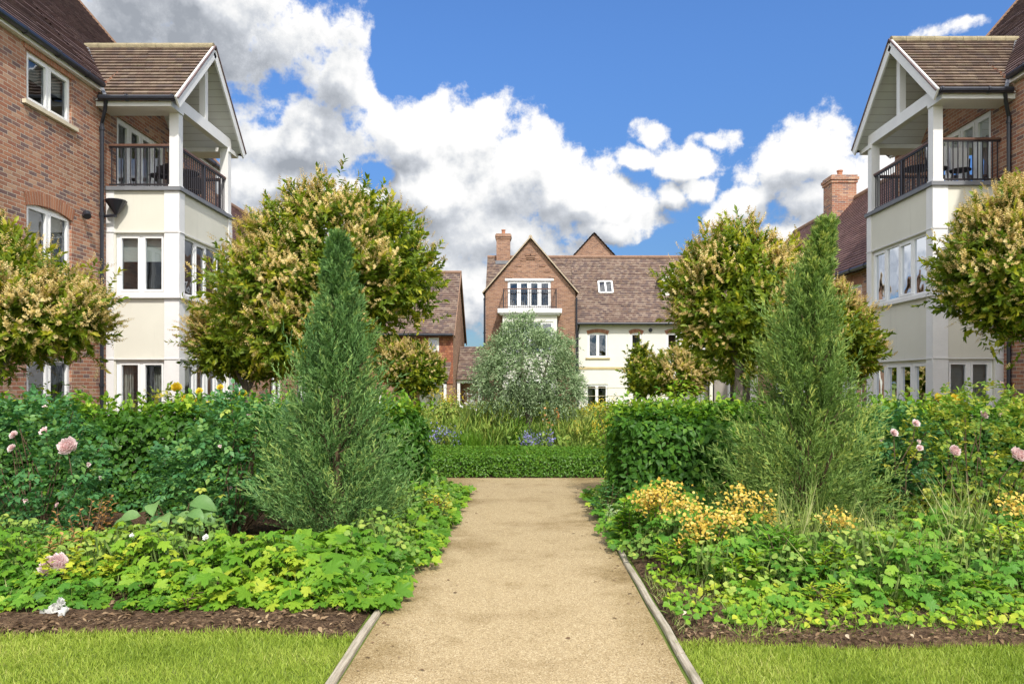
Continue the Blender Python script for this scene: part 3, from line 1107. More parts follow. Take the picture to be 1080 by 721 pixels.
# white garden room against the right range: flat lead roof, french doors to the court
GR = thing('garden_room', 'single storey white garden room with french doors, under the blossoming tree right of the path', 'building', (9.1, 33, -.5))
gw = MB()
gx0, gx1, gy0, gy1 = 7.9, 9.95, 32.6, 35.2
OG, OGs = (gx0, gy0, 0), (gx0, gy0, 0)
d1h = (.18, 1.88, -.35, 2.05)
d2h = (.25, 2.35, -.35, 2.05)
wall_grid(gw, OG, (1, 0, 0), (0, -1, 0), gx1 - gx0, -.6, 2.75, [d1h])
wall_grid(gw, OGs, (0, 1, 0), (-1, 0, 0), gy1 - gy0, -.6, 2.75, [d2h])
gw.poly([(gx0, gy1, -.6), (gx1, gy1, -.6), (gx1, gy1, 2.75), (gx0, gy1, 2.75)])
gw.build('wall', M['render_white'], GR)
MB().box(gx0 - .15, gx1, gy0 - .15, gy1 + .1, 2.752, 2.95).build('roof', M['lead'], GR)
window(GR, OG, (1, 0, 0), (0, -1, 0), d1h, 3, None, 'curtain', True, name='french_door')
window(GR, OGs, (0, 1, 0), (-1, 0, 0), d2h, 3, None, None, True, name='french_door')

# ------------------------------------------------------------------ brick gabled house in the centre
GB = 41.0
CG = thing('gabled_brick_house', 'brown brick gabled house with balcony over a white bay, behind the silver tree', 'house', (0.23, GB, -.5))
gl, gr_, ge, ga = -2.20, 2.66, 6.57, 9.45
gm = (gl + gr_) / 2
bh = (-1.0 - gl, 1.33 - gl, 5.62, 7.16)
wl = MB()
wall_grid(wl, (gl, GB, 0), (1, 0, 0), (0, -1, 0), gr_ - gl, -.6, ge, [(bh[0], bh[1], bh[2], ge)])
OGb = (gl, GB, 0)
# gable triangle with the head of the opening cut out
zt_ = 7.18
wl.poly([(gl, GB, ge), (gl + bh[0], GB, ge), (gl + bh[0], GB, zt_), (gl + (zt_ - ge) / (ga - ge) * (gm - gl), GB, zt_)])
wl.poly([(gr_, GB, ge), (gl + bh[1], GB, ge), (gl + bh[1], GB, zt_), (gr_ - (zt_ - ge) / (ga - ge) * (gr_ - gm), GB, zt_)])
wl.poly([(gl + (zt_ - ge) / (ga - ge) * (gm - gl), GB, zt_), (gr_ - (zt_ - ge) / (ga - ge) * (gr_ - gm), GB, zt_), (gm, GB, ga)])
for x in (gl, gr_):
    wl.poly([(x, GB, -.6), (x, 50, -.6), (x, 50, ge), (x, GB, ge)])
wl.poly([(gl, 50, -.6), (gr_, 50, -.6), (gr_, 50, ge), (gm, 50, ga), (gl, 50, ge)])
wl.build('wall', M['brick_far'], CG)
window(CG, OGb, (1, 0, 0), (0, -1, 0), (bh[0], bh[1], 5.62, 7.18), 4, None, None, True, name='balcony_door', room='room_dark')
MB().obox(OGb, (1, 0, 0), (0, -1, 0), bh[0] - .15, bh[1] + .15, .002, .05, 7.182, 7.30).build('door_head', M['white'], CG)
rf = MB()
tiles(rf, (gl - .14, GB - .16, ge - .08), (gl - .14, 46, ge - .08), (gm, 46, ga + .04), (gm, GB - .16, ga + .04), gauge=.15, lip=.03)
tiles(rf, (gr_ + .14, GB - .16, ge - .08), (gr_ + .14, 46, ge - .08), (gm, 46, ga + .04), (gm, GB - .16, ga + .04), gauge=.15, lip=.03)
r_ = rf.build('roof', M['tile_far'], CG)
vg = MB()
vg.bar((gl - .16, GB - .18, ge - .06), (gm, GB - .18, ga + .08), .09, .06)
vg.bar((gr_ + .16, GB - .18, ge - .06), (gm, GB - .18, ga + .08), .09, .06)
vg.tube([(gm, GB - .2, ga + .08), (gm, 46, ga + .08)], .1, 8)
vg.build('verge_tiles', M['verge'], r_)
lo = MB()       # brick decoration high in the gable
lo.obox(OGb, (1, 0, 0), (0, -1, 0), gm - gl - .42, gm - gl + .42, .002, .05, 8.35, 8.43)
lo.obox(OGb, (1, 0, 0), (0, -1, 0), gm - gl - .24, gm - gl + .24, .052, .09, 8.432, 8.5)
for sg in (-1, 1):
    for k in range(5):
        zc = 7.35 + k * .3
        xc = gm - gl + sg * ((ga - zc) / (ga - ge) * (gr_ - gm) - .62)
        lo.obox(OGb, (1, 0, 0), (0, -1, 0), xc - .16, xc + .16, .002, .03, zc, zc + .07)
lo.build('brick_corbels', M['brick_far'], CG)
# white two-storey bay that carries the balcony
wb = MB()
OB = (-1.25, 40.1, 0)
hb1 = (.2, 2.68, 3.2, 4.9)
hb0 = (.2, 2.68, -.1, 1.9)
wall_grid(wb, OB, (1, 0, 0), (0, -1, 0), 2.88, -.6, 5.35, [hb1, hb0])
for x in (-1.25, 1.63):
    wb.poly([(x, 40.1, -.6), (x, GB, -.6), (x, GB, 5.35), (x, 40.1, 5.35)])
wb.build('bay_wall', M['render_white'], CG)
window(CG, OB, (1, 0, 0), (0, -1, 0), hb1, 4, None, 'curtain')
window(CG, OB, (1, 0, 0), (0, -1, 0), hb0, 4, None, 'curtain', True)
MB().box(-1.5, 1.88, 39.85, GB - .002, 5.352, 5.58).box(-1.4, 1.78, 39.95, GB - .002, 5.25, 5.351).build('bay_cornice', M['white'], CG)
rl = MB()
for a, b in (((-1.2, 39.98), (1.58, 39.98)), ((-1.2, 39.98), (-1.2, 40.95)), ((1.58, 39.98), (1.58, 40.95))):
    rl.bar((a[0], a[1], 6.62), (b[0], b[1], 6.62), .07, .05)
rail = rl.build('handrail', M['rail_wood'], CG)
bb = MB()
bb.bar((-1.2, 39.98, 5.68), (1.58, 39.98, 5.68), .04, .035)
bb.build('rail_bar', M['iron'], rail)
for i in range(25):
    x = -1.2 + 2.78 * i / 24
    w_ = .05 if i in (0, 12, 24) else .02
    MB().box(x - w_ / 2, x + w_ / 2, 39.97, 39.99 + w_ / 4, 5.582, 6.596).build('baluster', M['iron'], rail)
for x in (-1.2, 1.58):
    for k in range(6):
        y = 40.12 + k * .14
        MB().box(x - .01, x + .01, y - .01, y + .01, 5.582, 6.596).build('baluster', M['iron'], rail)
pipe(CG, [(gr_ + .05, GB - .1, ge - .3), (gr_ + .05, GB - .1, -.5)], .05)
pipe(CG, [(gl - .05, GB - .06, ge - .3), (gl - .05, GB - .06, -.5)], .05)

# ------------------------------------------------------------------ long white rendered house to its right
WD = 41.5
WH = thing('white_rendered_house', 'long white house with russet roof, roof window and dormer, right of the gabled house', 'house', (8, WD, -.5))
we, wr = 4.93, 9.1
wx0, wx1 = 2.68, 16.5
OWh = (wx0, WD, 0)
uX, nY = (1, 0, 0), (0, -1, 0)


def wpx(x0, x1, y0, y1, D=WD, xo=wx0):
    a, b = at(x0, y1, D), at(x1, y0, D)
    return (a[0] - xo, b[0] - xo, a[2], b[2])


ww = [wpx(620, 641, 351, 377), wpx(665, 677, 351, 368), wpx(703, 715, 351, 368), wpx(742, 763, 351, 377), wpx(618, 641, 405, 431), wpx(666, 678, 408, 423), wpx(703, 715, 408, 423), wpx(742, 763, 405, 431)]
wl = MB()
wall_grid(wl, OWh, uX, nY, wx1 - wx0, -.6, we, ww)
wl.poly([(wx1, WD, -.6), (wx1, 48.5, -.6), (wx1, 48.5, we), (wx1, 45, wr - .1), (wx1, WD, we)])
wl.poly([(-2.2, 48.5, -.6), (wx1, 48.5, -.6), (wx1, 48.5, we), (-2.2, 48.5, we)])
wl.build('wall', M['render_white'], WH)
for i, h in enumerate(ww):
    n_l = 2 if h[1] - h[0] > .9 else 1
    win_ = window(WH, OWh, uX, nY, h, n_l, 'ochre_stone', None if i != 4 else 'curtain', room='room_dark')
    if i < 4: arch(WH, OWh, uX, nY, h, .09, .2)
MB().obox(OWh, uX, nY, .12, wx1 - wx0, .002, .04, 2.42, 2.54).build('string_course', M['ochre_stone'], WH)
MB().obox(OWh, uX, nY, .12, wx1 - wx0, .002, .015, 1.40, 1.425).obox(OWh, uX, nY, .12, wx1 - wx0, .002, .015, .95, .97).build('render_joint', M['stone'], WH)
MB().tube([at(686, 348, WD - .01), at(686, 348, WD - .09)], .11, 10).build('wall_vent', M['black'], WH)
rf = MB()
tiles(rf, (gr_ - .02, WD - .3, we - .06), (wx1 + .2, WD - .3, we - .06), (wx1 + .2, 45, wr), (gr_ - .02, 45, wr), gauge=.15, lip=.03, seed=9)
tiles(rf, (-2.3, WD - .3 + .9, we - .06 + .9 * 1.16), (gl + 1.5, WD - .3 + .9, we - .06 + .9 * 1.16), (gl + 1.5, 45, wr), (-2.3, 45, wr), gauge=.15, lip=.03, seed=10)
tiles(rf, (gl + 1.5, 43.5, wr - 1.8), (gr_ + .05, 43.5, wr - 1.8), (gr_ + .05, 45, wr), (gl + 1.5, 45, wr), gauge=.15, lip=.03, seed=11)
tiles(rf, (-2.3, 48.8, we - .06), (wx1 + .2, 48.8, we - .06), (wx1 + .2, 45, wr), (-2.3, 45, wr), gauge=.4)
r_ = rf.build('roof', M['tile_far'], WH)
MB().tube([(-2.3, 45, wr + .03), (wx1 + .2, 45, wr + .03)], .11, 8).build('ridge_tiles', M['ridge_red'], r_)
gutter(WH, (gr_ + .1, WD - .36, we - .05), (wx1, WD - .36, we - .05), .07)
pipe(WH, [(gr_ + .22, WD - .3, we - .1), (gr_ + .16, WD - .06, we - .5), (gr_ + .16, WD - .06, -.5)], .045)
chimney(WH, -1.75, -.95, 44.6, 45.4, 8.3, 10.45, 1, 'brick_far')
# roof window, set in the slope
slope = np.array((0, 45 - (WD - .3), wr - we + .06)); slope /= np.linalg.norm(slope)
nr = np.array((0, -slope[2], slope[1]))
zc = 7.08
yc = (WD - .3) + (zc - we + .06) / (wr - we + .06) * (45 - WD + .3)
xc = at(638.5, 305, yc)[0]
cc = np.array((xc, yc, zc)) + nr * .05
f_ = MB()
for p, q in (((-.38, -.48), (-.38, .48)), ((.38, -.48), (.38, .48)), ((-.38, -.48), (.38, -.48)), ((-.38, .48), (.38, .48)), ((0, -.48), (0, .48))):
    P3 = lambda a, b: cc + np.array((a, 0, 0)) + slope * b
    f_.bar(P3(*p), P3(*q), .09, .1, nr)
rw_ = f_.build('roof_window', M['upvc'], r_)
MB().poly([P3(-.38, -.48) - nr * .01, P3(.38, -.48) - nr * .01, P3(.38, .48) - nr * .01, P3(-.38, .48) - nr * .01]).build('glass', M['glass'], rw_)
MB().poly([P3(-.38, -.48) - nr * .028, P3(.38, -.48) - nr * .028, P3(.38, .48) - nr * .028, P3(-.38, .48) - nr * .028]).build('blind', M['room_dark'], rw_)  # no blind: dark sheet standing in for the shaded room behind the glass
# dormer, half hidden by the tree
dx0, dx1 = at(697, 300, 43.0)[0], at(730, 300, 43.0)[0]
dm_ = MB()
OD = (dx0, 42.7, 0)
hd = (.35, dx1 - dx0 - .35, 6.45, 7.45)
wall_grid(dm_, OD, uX, nY, dx1 - dx0, 6.1, 7.6, [hd])
for x in (dx0, dx1):
    dm_.poly([(x, 42.7, 6.1), (x, 44.4, 7.6), (x, 42.7, 7.6)])
dm_.poly([(dx0, 42.7, 7.6), (dx1, 42.7, 7.6), ((dx0 + dx1) / 2, 42.7, 8.3)])
dmo = dm_.build('dormer', M['render'], WH)
window(WH, OD, uX, nY, hd, 2, None, None, deep=.5)
rf = MB()
for x in (dx0 - .15, dx1 + .15):
    tiles(rf, (x, 42.5, 7.5), (x, 44.2, 7.5), ((dx0 + dx1) / 2, 44.9, 8.4), ((dx0 + dx1) / 2, 42.5, 8.4), gauge=.15, lip=.03)
rf.build('dormer_roof', M['tile_far'], dmo)

# brick gable of a house farther back, its tip above the long roof
BG = thing('brick_gable_house', 'brown brick house farther back, only its pointed gable shows above the long russet roof', 'house', (4.6, 52, -.5))
bz = 11.9
wl = MB()
wl.poly([(.4, 52, -.6), (8.9, 52, -.6), (8.9, 52, 7.3), (4.65, 52, bz), (.4, 52, 7.3)])
for x in (.4, 8.9): wl.poly([(x, 52, -.6), (x, 60, -.6), (x, 60, 7.3), (x, 52, 7.3)])
wl.poly([(.4, 60, -.6), (8.9, 60, -.6), (8.9, 60, 7.3), (4.65, 60, bz), (.4, 60, 7.3)])
wl.build('wall', M['brick_far'], BG)
rf = MB()
for x in (.2, 9.1): tiles(rf, (x, 51.8, 7.1), (x, 60.2, 7.1), (4.65, 60.2, bz + .08), (4.65, 51.8, bz + .08), gauge=.25, lip=.03)
rf.build('roof', M['tile_far'], BG)

# ------------------------------------------------------------------ tile-hung house on the left, with porch and link roof
HD = 36.0
TH = thing('tile_hung_house', 'orange tile hung house with steep brown roof and white porch, left of the central gable', 'house', (-7, HD, -.5))
hx0, hx1 = -11.5, -3.47
he, hr_ = 4.0, 7.35
OH = (hx0, HD, 0)
wh = [wpx(452, 463, 356, 371, HD, hx0), wpx(411, 421, 356, 371, HD, hx0)]
up = MB()
wall_grid(up, OH, uX, nY, hx1 - hx0, 1.62, he, wh)
up.build('tile_hanging', M['tile_hung'], TH)
lw = MB()
hl = [wpx(388, 402, 412, 432, HD, hx0)]
wall_grid(lw, (hx0, HD + .04, 0), uX, nY, hx1 - hx0, -.6, 1.62, hl)
lw.poly([(hx1, HD, -.6), (hx1, 42.6, -.6), (hx1, 42.6, he), (hx1, 39.3, hr_ - .06), (hx1, HD, he)])
lw.poly([(hx0, HD, -.6), (hx0, 42.6, -.6), (hx0, 42.6, he), (hx0, 39.3, hr_ - .06), (hx0, HD, he)])
lw.poly([(hx0, 42.6, -.6), (hx1, 42.6, -.6), (hx1, 42.6, he), (hx0, 42.6, he)])
lw.build('wall', M['brick_far'], TH)
for h in wh: window(TH, OH, uX, nY, h, 1, None, None, room='room_dark', inset=.0)
window(TH, (hx0, HD + .04, 0), uX, nY, hl[0], 2, None, None, room='room_dark')
rf = MB()
tiles(rf, (hx0 - .1, HD - .28, he - .1), (hx1 + .1, HD - .28, he - .1), (hx1 + .1, 39.3, hr_), (hx0 - .1, 39.3, hr_), gauge=.15, lip=.03, seed=21)
tiles(rf, (hx0 - .1, 42.9, he - .1), (hx1 + .1, 42.9, he - .1), (hx1 + .1, 39.3, hr_), (hx0 - .1, 39.3, hr_), gauge=.4)
r_ = rf.build('roof', M['tile_far'], TH)
MB().tube([(hx0 - .1, 39.3, hr_ + .03), (hx1 + .12, 39.3, hr_ + .03)], .1, 8).build('ridge_tiles', M['ridge_red'], r_)
gutter(TH, (hx0, HD - .34, he - .08), (hx1, HD - .34, he - .08), .065)
vb = MB()
vb.bar((hx1 + .1, HD - .3, he - .16), (hx1 + .1, 39.3, hr_ - .05), .04, .16)
vb.bar((hx1 + .1, 42.9, he - .16), (hx1 + .1, 39.3, hr_ - .05), .04, .16)
vb.build('verge_board', M['ridge_red'], TH)
# porch
pd = MB()
px0, px1 = at(436, 400, HD)[0], at(474, 400, HD)[0]
tiles(pd, (px0 - .1, HD - 1.5, 1.75), (px1 + .1, HD - 1.5, 1.75), (px1 + .1, HD - .02, 2.65), (px0 - .1, HD - .02, 2.65), gauge=.15, lip=.03)
po = pd.build('porch_roof', M['tile_far'], TH)
for x in (px0, px1 - .12):
    MB().box(x, x + .12, HD - 1.42, HD - 1.30, -.6, 1.70).build('porch_post', M['white'], po)
MB().box(px0, px1, HD - 1.42, HD - 1.28, 1.60, 1.735).build('porch_beam', M['white'], po)
MB().box(px0 + .3, px1 - .35, HD - .03, HD + .035, -.55, 1.55).build('front_door', M['white'], TH)

LK = thing('link_porch', 'low tiled link roof on white posts between the tile hung house and the brick gable', 'porch', (-2.9, 38.5, -.5))
rf = MB()
tiles(rf, (-3.42, 37.2, 1.82), (-2.08, 37.2, 1.82), (-2.08, 39.4, 3.55), (-3.42, 39.4, 3.55), gauge=.15, lip=.03, seed=33)
rf.build('roof', M['tile_far'], LK)
MB().box(-3.40, -3.26, 37.35, 37.49, -.6, 1.84).build('post', M['white'], LK)
MB().box(-2.36, -2.22, 37.35, 37.49, -.6, 1.84).build('post', M['white'], LK)
MB().box(-3.42, -2.08, 37.36, 37.48, 1.66, 1.80).build('beam', M['white'], LK)
bw_ = MB()
bw_.poly([(-3.44, 39.4, -.6), (-2.2, 39.4, -.6), (-2.2, 39.4, 3.5), (-3.44, 39.4, 3.5)])
bw_.box(-3.1, -2.75, 38.1, 38.5, -.6, 1.9)
bw_.build('wall', M['brick_far'], LK)

# ------------------------------------------------------------------ balcony furniture
def bistro_chair(loc, rz, label, cush=False):
    T = thing('bistro_chair', label, 'chair', loc)
    s_ = MB()
    ox, oy, oz = loc
    s_.lathe((ox, oy, oz + .43), [(0, 0), (.21, 0), (.22, .02), (.21, .035), (0, .04)], 16)
    s_.build('seat', M['rattan'], T)
    b = MB()
    for i in range(9):          # a curved barrel back
        a, a2 = rz + R(-70 + i * 140 / 9), rz + R(-70 + (i + 1) * 140 / 9)
        P = lambda t_, r, z: (ox + math.cos(t_) * r, oy + math.sin(t_) * r, oz + z)
        h0 = .80 - .08 * (abs(i - 4) / 4) ** 2
        for r in (.23, .255):
            b.poly([P(a, r - .02, .47), P(a2, r - .02, .47), P(a2, r, h0), P(a, r, h0)])
        b.poly([P(a, .23, h0), P(a2, .23, h0), P(a2, .255, h0), P(a, .255, h0)])
    b.build('backrest', M['rattan'], T)
    for k in range(4):
        a = rz + R(45 + 90 * k)
        MB().tube([(ox + .17 * math.cos(a), oy + .17 * math.sin(a), oz + .43), (ox + .22 * math.cos(a), oy + .22 * math.sin(a), oz)], .014, 6).build('leg', M['iron'], T)
    if cush:
        MB().box(ox - .2, ox + .2, oy + .02, oy + .12, oz + .47, oz + .95).build('cushion', M['cushion'], T)
    return T


def bistro_table(loc, label):
    T = thing('bistro_table', label, 'table', loc)
    ox, oy, oz = loc
    MB().lathe(loc, [(0, .70), (.33, .70), (.34, .715), (.33, .73), (0, .73)], 20).build('tabletop', M['iron'], T)
    MB().tube([(ox, oy, oz + .70), (ox, oy, oz + .04)], .022, 8).build('pedestal', M['iron'], T)
    MB().lathe(loc, [(.22, 0), (.21, .02), (.03, .045), (0, .05)], 16).build('base', M['iron'], T)


fz = LI['fz']
bistro_chair((-8.25, 17.05, fz), R(60), 'dark rattan bistro chair behind the front railing of the left balcony')
bistro_table((-8.0, 17.75, fz), 'small round dark table on the left balcony')
bistro_chair((-8.1, 18.45, fz), R(-80), 'dark bistro chair at the far end of the left balcony, behind the table')
bistro_chair((8.95, 16.5, fz), R(100), 'pale cushioned bistro chair beside the corner post of the right balcony', True)
bistro_chair((9.5, 16.6, fz), R(80), 'pale cushioned bistro chair near the brick wall of the right balcony', True)
bistro_table((9.0, 17.4, fz), 'small round dark table on the right balcony')
# ------------------------------------------------------------------ ground
def gz(x, y):
    """the court falls away gently towards the far houses"""
    k = min(1, max(0, (y - 25) / 8))
    return -.55 * k * k * (3 - 2 * k)


def lawn_mat():
    m, t = mat('lawn')
    o = t.obj()
    c = t.ramp(t.noise(o, 3, 5, .65), [(.3, (.13, .19, .03)), (.55, (.20, .26, .05)), (.75, (.30, .31, .085))])
    f = t.noise(o, 90, 3, .7)
    c = t.mix(t.m('MULTIPLY', f, .6), c, (.06, .10, .02))
    t.out(t.principled(c, .9, .15, t.bump(f, .8, .02)))
    return m


def soil_mat():
    m, t = mat('mulch_soil')
    o = t.obj()
    v = t.n('ShaderNodeTexVoronoi'); t.set(v.inputs['Vector'], o); v.inputs['Scale'].default_value = 38
    c = t.ramp(v.outputs['Color'], [(0, (.06, .036, .02)), (.4, (.135, .085, .05)), (.7, (.20, .13, .075)), (1, (.29, .20, .125))])
    c = t.mix(t.m('MULTIPLY', t.noise(o, 6, 4), .7), c, (.05, .03, .02))
    h = t.m('ADD', v.outputs['Distance'], t.noise(o, 60, 4, .7))
    t.out(t.principled(c, .95, .1, t.bump(h, 1.0, .03)))
    return m


def path_mat():
    m, t = mat('resin_gravel')
    o = t.obj()
    v = t.n('ShaderNodeTexVoronoi'); t.set(v.inputs['Vector'], o); v.inputs['Scale'].default_value = 230
    v2 = t.n('ShaderNodeTexVoronoi'); t.set(v2.inputs['Vector'], o); v2.inputs['Scale'].default_value = 120
    sp = t.n('ShaderNodeSeparateColor'); t.set(sp.inputs[0], v.outputs['Color'])
    sp2 = t.n('ShaderNodeSeparateColor'); t.set(sp2.inputs[0], v2.outputs['Color'])
    k = t.m('ADD', t.m('MULTIPLY', sp.outputs[0], .6), t.m('MULTIPLY', sp2.outputs[1], .4))
    c = t.ramp(k, [(.08, (.17, .12, .065)), (.28, (.32, .235, .12)), (.5, (.415, .31, .165)), (.72, (.50, .385, .22)), (.92, (.64, .54, .36))])
    # worn, damp and greenish stretches
    st = t.sstep(t.noise(o, .9, 5, .62), .50, .72)
    c = t.mix(t.m('MULTIPLY', st, .62), c, t.mix(1.0, c, (.52, .46, .34), 'MULTIPLY'))
    st2 = t.sstep(t.noise(o, 2.6, 6, .68), .52, .74)
    c = t.mix(t.m('MULTIPLY', st2, .5), c, t.mix(1.0, c, (.55, .50, .36), 'MULTIPLY'))
    sx = t.n('ShaderNodeSeparateXYZ'); t.set(sx.inputs[0], o)
    edge = t.m('ABSOLUTE', t.m('ADD', sx.outputs[0], .07))
    eg = t.m('MULTIPLY', t.sstep(t.m('ADD', edge, t.m('MULTIPLY', t.m('SUBTRACT', t.noise(o, 1.8, 5, .65), .5), .9)), .55, 1.0), .55)
    c = t.mix(eg, c, t.mix(1.0, c, (.50, .45, .28), 'MULTIPLY'))
    h = t.m('ADD', t.m('MULTIPLY', v.outputs['Distance'], -1), t.m('MULTIPLY', v2.outputs['Distance'], -.6))
    t.out(t.principled(c, .85, .25, t.bump(h, .55, .006)))
    return m


M['lawn'] = lawn_mat()
M['soil'] = soil_mat()
M['path'] = path_mat()

gb = MB()
xs = [-600, -120, -40, -14, -8, 0, 8, 14, 40, 120, 600]
ys = [-200, -40, 0, 10, 20, 25, 27, 29, 31, 33, 36, 60, 160, 900]
for a, b in zip(xs[:-1], xs[1:]):
    for c_, d_ in zip(ys[:-1], ys[1:]):
        gb.poly([(a, c_, gz(0, c_)), (b, c_, gz(0, c_)), (b, d_, gz(0, d_)), (a, d_, gz(0, d_))])
tag(gb.build('lawn', M['lawn']), kind='structure')

PL, PR_ = -1.0, .86          # path edges
pth = MB()
pth.poly([(PL, -4, .008), (PR_, -4, .008), (PR_, 11.2, .008), (PL, 11.2, .008)])
pth.poly([(-9, 11.2, .008), (9, 11.2, .008), (9, 12.9, .008), (-9, 12.9, .008)])
tag(pth.build('path', M['path']), kind='structure')


def soil_bed(name, xf, yfront, x_in, x_out, y1, seed):
    """raised, uneven bed of mulch; front edge follows yfront(x)"""
    nx, ny = 90, 70
    V, Fc = [], []
    X = np.linspace(x_in, x_out, nx)
    for i, x in enumerate(X):
        yf = yfront(x)
        for j in range(ny):
            t_ = (j / (ny - 1)) ** 1.6
            y = yf + (y1 - yf) * t_
            V.append((x, y, 0))
    V = np.array(V)
    edge = np.minimum(1, (np.arange(len(V)) % ny) / 6.0)
    side = np.minimum(1, np.abs(V[:, 0] - x_in) / .15)
    back = np.minimum(1, (y1 - V[:, 1]) / .2)
    h = .05 + .02 * vnoise(V, 3.0, seed) + .012 * vnoise(V, 11.0, seed + 1) + np.random.default_rng(seed).normal(0, .006, len(V))
    V[:, 2] = .0095 + np.maximum(0, h) * edge * side * np.maximum(back, 0)
    for i in range(nx - 1):
        for j in range(ny - 1):
            a = i * ny + j
            Fc.append((a, a + 1, a + ny + 1, a + ny))
    me = bpy.data.meshes.new(name)
    me.from_pydata([tuple(v) for v in V], [], Fc)
    me.materials.append(M['soil'])
    me.polygons.foreach_set('use_smooth', [True] * len(me.polygons))
    o = bpy.data.objects.new(name, me); COL.objects.link(o)
    return tag(o, kind='structure')


def yfL(x): return 4.80 + .05 * math.sin(x * 2.1) + .02 * math.sin(x * 6.3) + .05 * max(0, -x - 3)
def yfR(x): return 4.62 + .05 * math.sin(x * 1.7 + 1) + .02 * math.sin(x * 5.3)


soil_bed('flower_bed_soil', None, yfL, PL - .09, -9.0, 11.15, 3)
soil_bed('flower_bed_soil', None, yfR, PR_ + .09, 9.6, 11.15, 5)
sb = MB(); sb.poly([(-9, 12.95, .006), (9, 12.95, .006), (9, 23, .006), (-9, 23, .006)])
tag(sb.build('flower_bed_soil', M['soil']), kind='structure')


# weathered boards edging the path
def board_mat():
    m, t = mat('weathered_board')
    mp = t.n('ShaderNodeMapping'); mp.inputs['Scale'].default_value = (14, .8, 6)
    t.set(mp.inputs[0], t.obj())
    g_ = t.noise(mp.outputs[0], 5, 6, .65)
    c = t.ramp(g_, [(.3, (.24, .20, .15)), (.55, (.41, .36, .28)), (.75, (.54, .49, .40))])
    c = t.mix(t.m('MULTIPLY', t.sstep(t.noise(t.obj(), 3, 4), .5, .75), .6), c, (.16, .15, .08))
    t.out(t.principled(c, .9, .15, t.bump(g_, .7, .006)))
    return m


M['board'] = board_mat()


def edging(x, y0, y1, label, seed, tilt=0.0):
    r = np.random.default_rng(seed)
    N = 14
    mb = MB()
    w, h = .046, .034
    prev = None
    for i in range(N + 1):
        y = y0 + (y1 - y0) * i / N
        xx = x + tilt * (i / N - .5) + .004 * math.sin(i * .9 + seed)
        z = h + r.uniform(-.003, .003)
        q = [(xx - w / 2, y, 0.0), (xx - w / 2 + r.uniform(-.002, .002), y, z - .006), (xx - w / 2 + .007, y, z), (xx + w / 2 - .007, y, z + r.uniform(-.002, .002)), (xx + w / 2, y, z - .006), (xx + w / 2, y, 0.0)]
        if prev:
            for k in range(5): mb.poly([prev[k], prev[k + 1], q[k + 1], q[k]])
            if i == N: mb.poly(q)
        else:
            mb.poly(q[::-1])
        prev = q
    o = mb.build('edging_board', M['board'])
    tag(o, label, 'edging board', 'timber boards edging the path')


edging(PL - .04, 2.4, 5.52, 'weathered timber edging board along the left of the path, beside the mowed lawn', 1, .02)
edging(PL - .04, 5.535, 8.4, 'timber edging board half buried under leaves beside the left juniper', 2, -.02)
edging(PL - .04, 8.415, 11.1, 'timber edging board left of the path, at its far corner under leaves', 3, .01)
edging(PR_ + .04, 2.2, 4.42, 'weathered timber edging board right of the path, the nearest one on the lawn side', 4, .02)
edging(PR_ + .04, 4.435, 6.75, 'weathered timber edging board right of the path beside the pale pebble and mulch', 5, -.02)
edging(PR_ + .04, 6.765, 10.2, 'timber edging board right of the path beside the dark beech hedge', 6, .015)

# pebble
st = MB(); st.lathe((1.06, 5.16, .045), [(0, -.03), (.032, -.02), (.042, .0), (.03, .02), (0, .027)], 12)
so_ = st.build('pebble', M['stone'], None, True); so_.scale = (1, 1, 1)
tag(so_, 'pale rounded pebble lying on the mulch by the right edging board', 'stone')

# ------------------------------------------------------------------ mown grass
grass_m = leaf_mat('grass_blades', [(0, (.19, .28, .03)), (.45, (.35, .45, .06)), (.8, (.50, .53, .13)), (1, (.58, .52, .24))], .30, .5, .25)


def mown(xa, xb, ya, yfun, n, seed):
    r = np.random.default_rng(seed)
    X = r.uniform(xa, xb, n)
    top = np.array([yfun(x) for x in X]) + .05 * vnoise(np.c_[X, X * 0, X * 0], 9, seed) + .02
    Y = ya + (top - ya) * r.random(n) ** .85
    P_ = np.c_[X, Y, np.full(n, .0)]
    d_ = unit(np.c_[r.normal(0, .55, n), r.normal(0, .55, n), np.ones(n)])
    patch = vnoise(P_, 2.3, seed + 4)
    dry = np.clip((vnoise(P_, 1.4, seed + 9) - .35) * 1.5, 0, 1)
    tint = np.clip(.36 + .34 * patch + r.normal(0, .17, n) + .38 * dry, 0, 1)
    edge = np.clip(1 - (top - Y) / .14, 0, 1)
    tint = np.clip(tint + .30 * edge * r.random(n), 0, 1)
    L = Leaves()
    L.add(T_BLADE, P_, d_, rdir(n, r), r.uniform(.022, .052, n) * (1 + .7 * edge * r.random(n)), r.uniform(.07, .12, n), tint)
    return L


L = mown(-4.6, PL - .07, 3.3, yfL, 60000, 11)
tag(L.build('mown_grass', grass_m), kind='stuff')
L = mown(PR_ + .07, 4.2, 3.3, lambda x: yfR(x) + .20 * min(1, max(0, (x - 1.15) / .7)), 60000, 12)
tag(L.build('mown_grass', grass_m), kind='stuff')

# bark chips and dead leaves scattered on the mulch
chip_m = leaf_mat('bark_chip', [(0, (.08, .05, .03)), (.5, (.20, .125, .07)), (.85, (.38, .27, .16)), (1, (.62, .52, .38))], .0, .9, .15, (1, 1, 1))


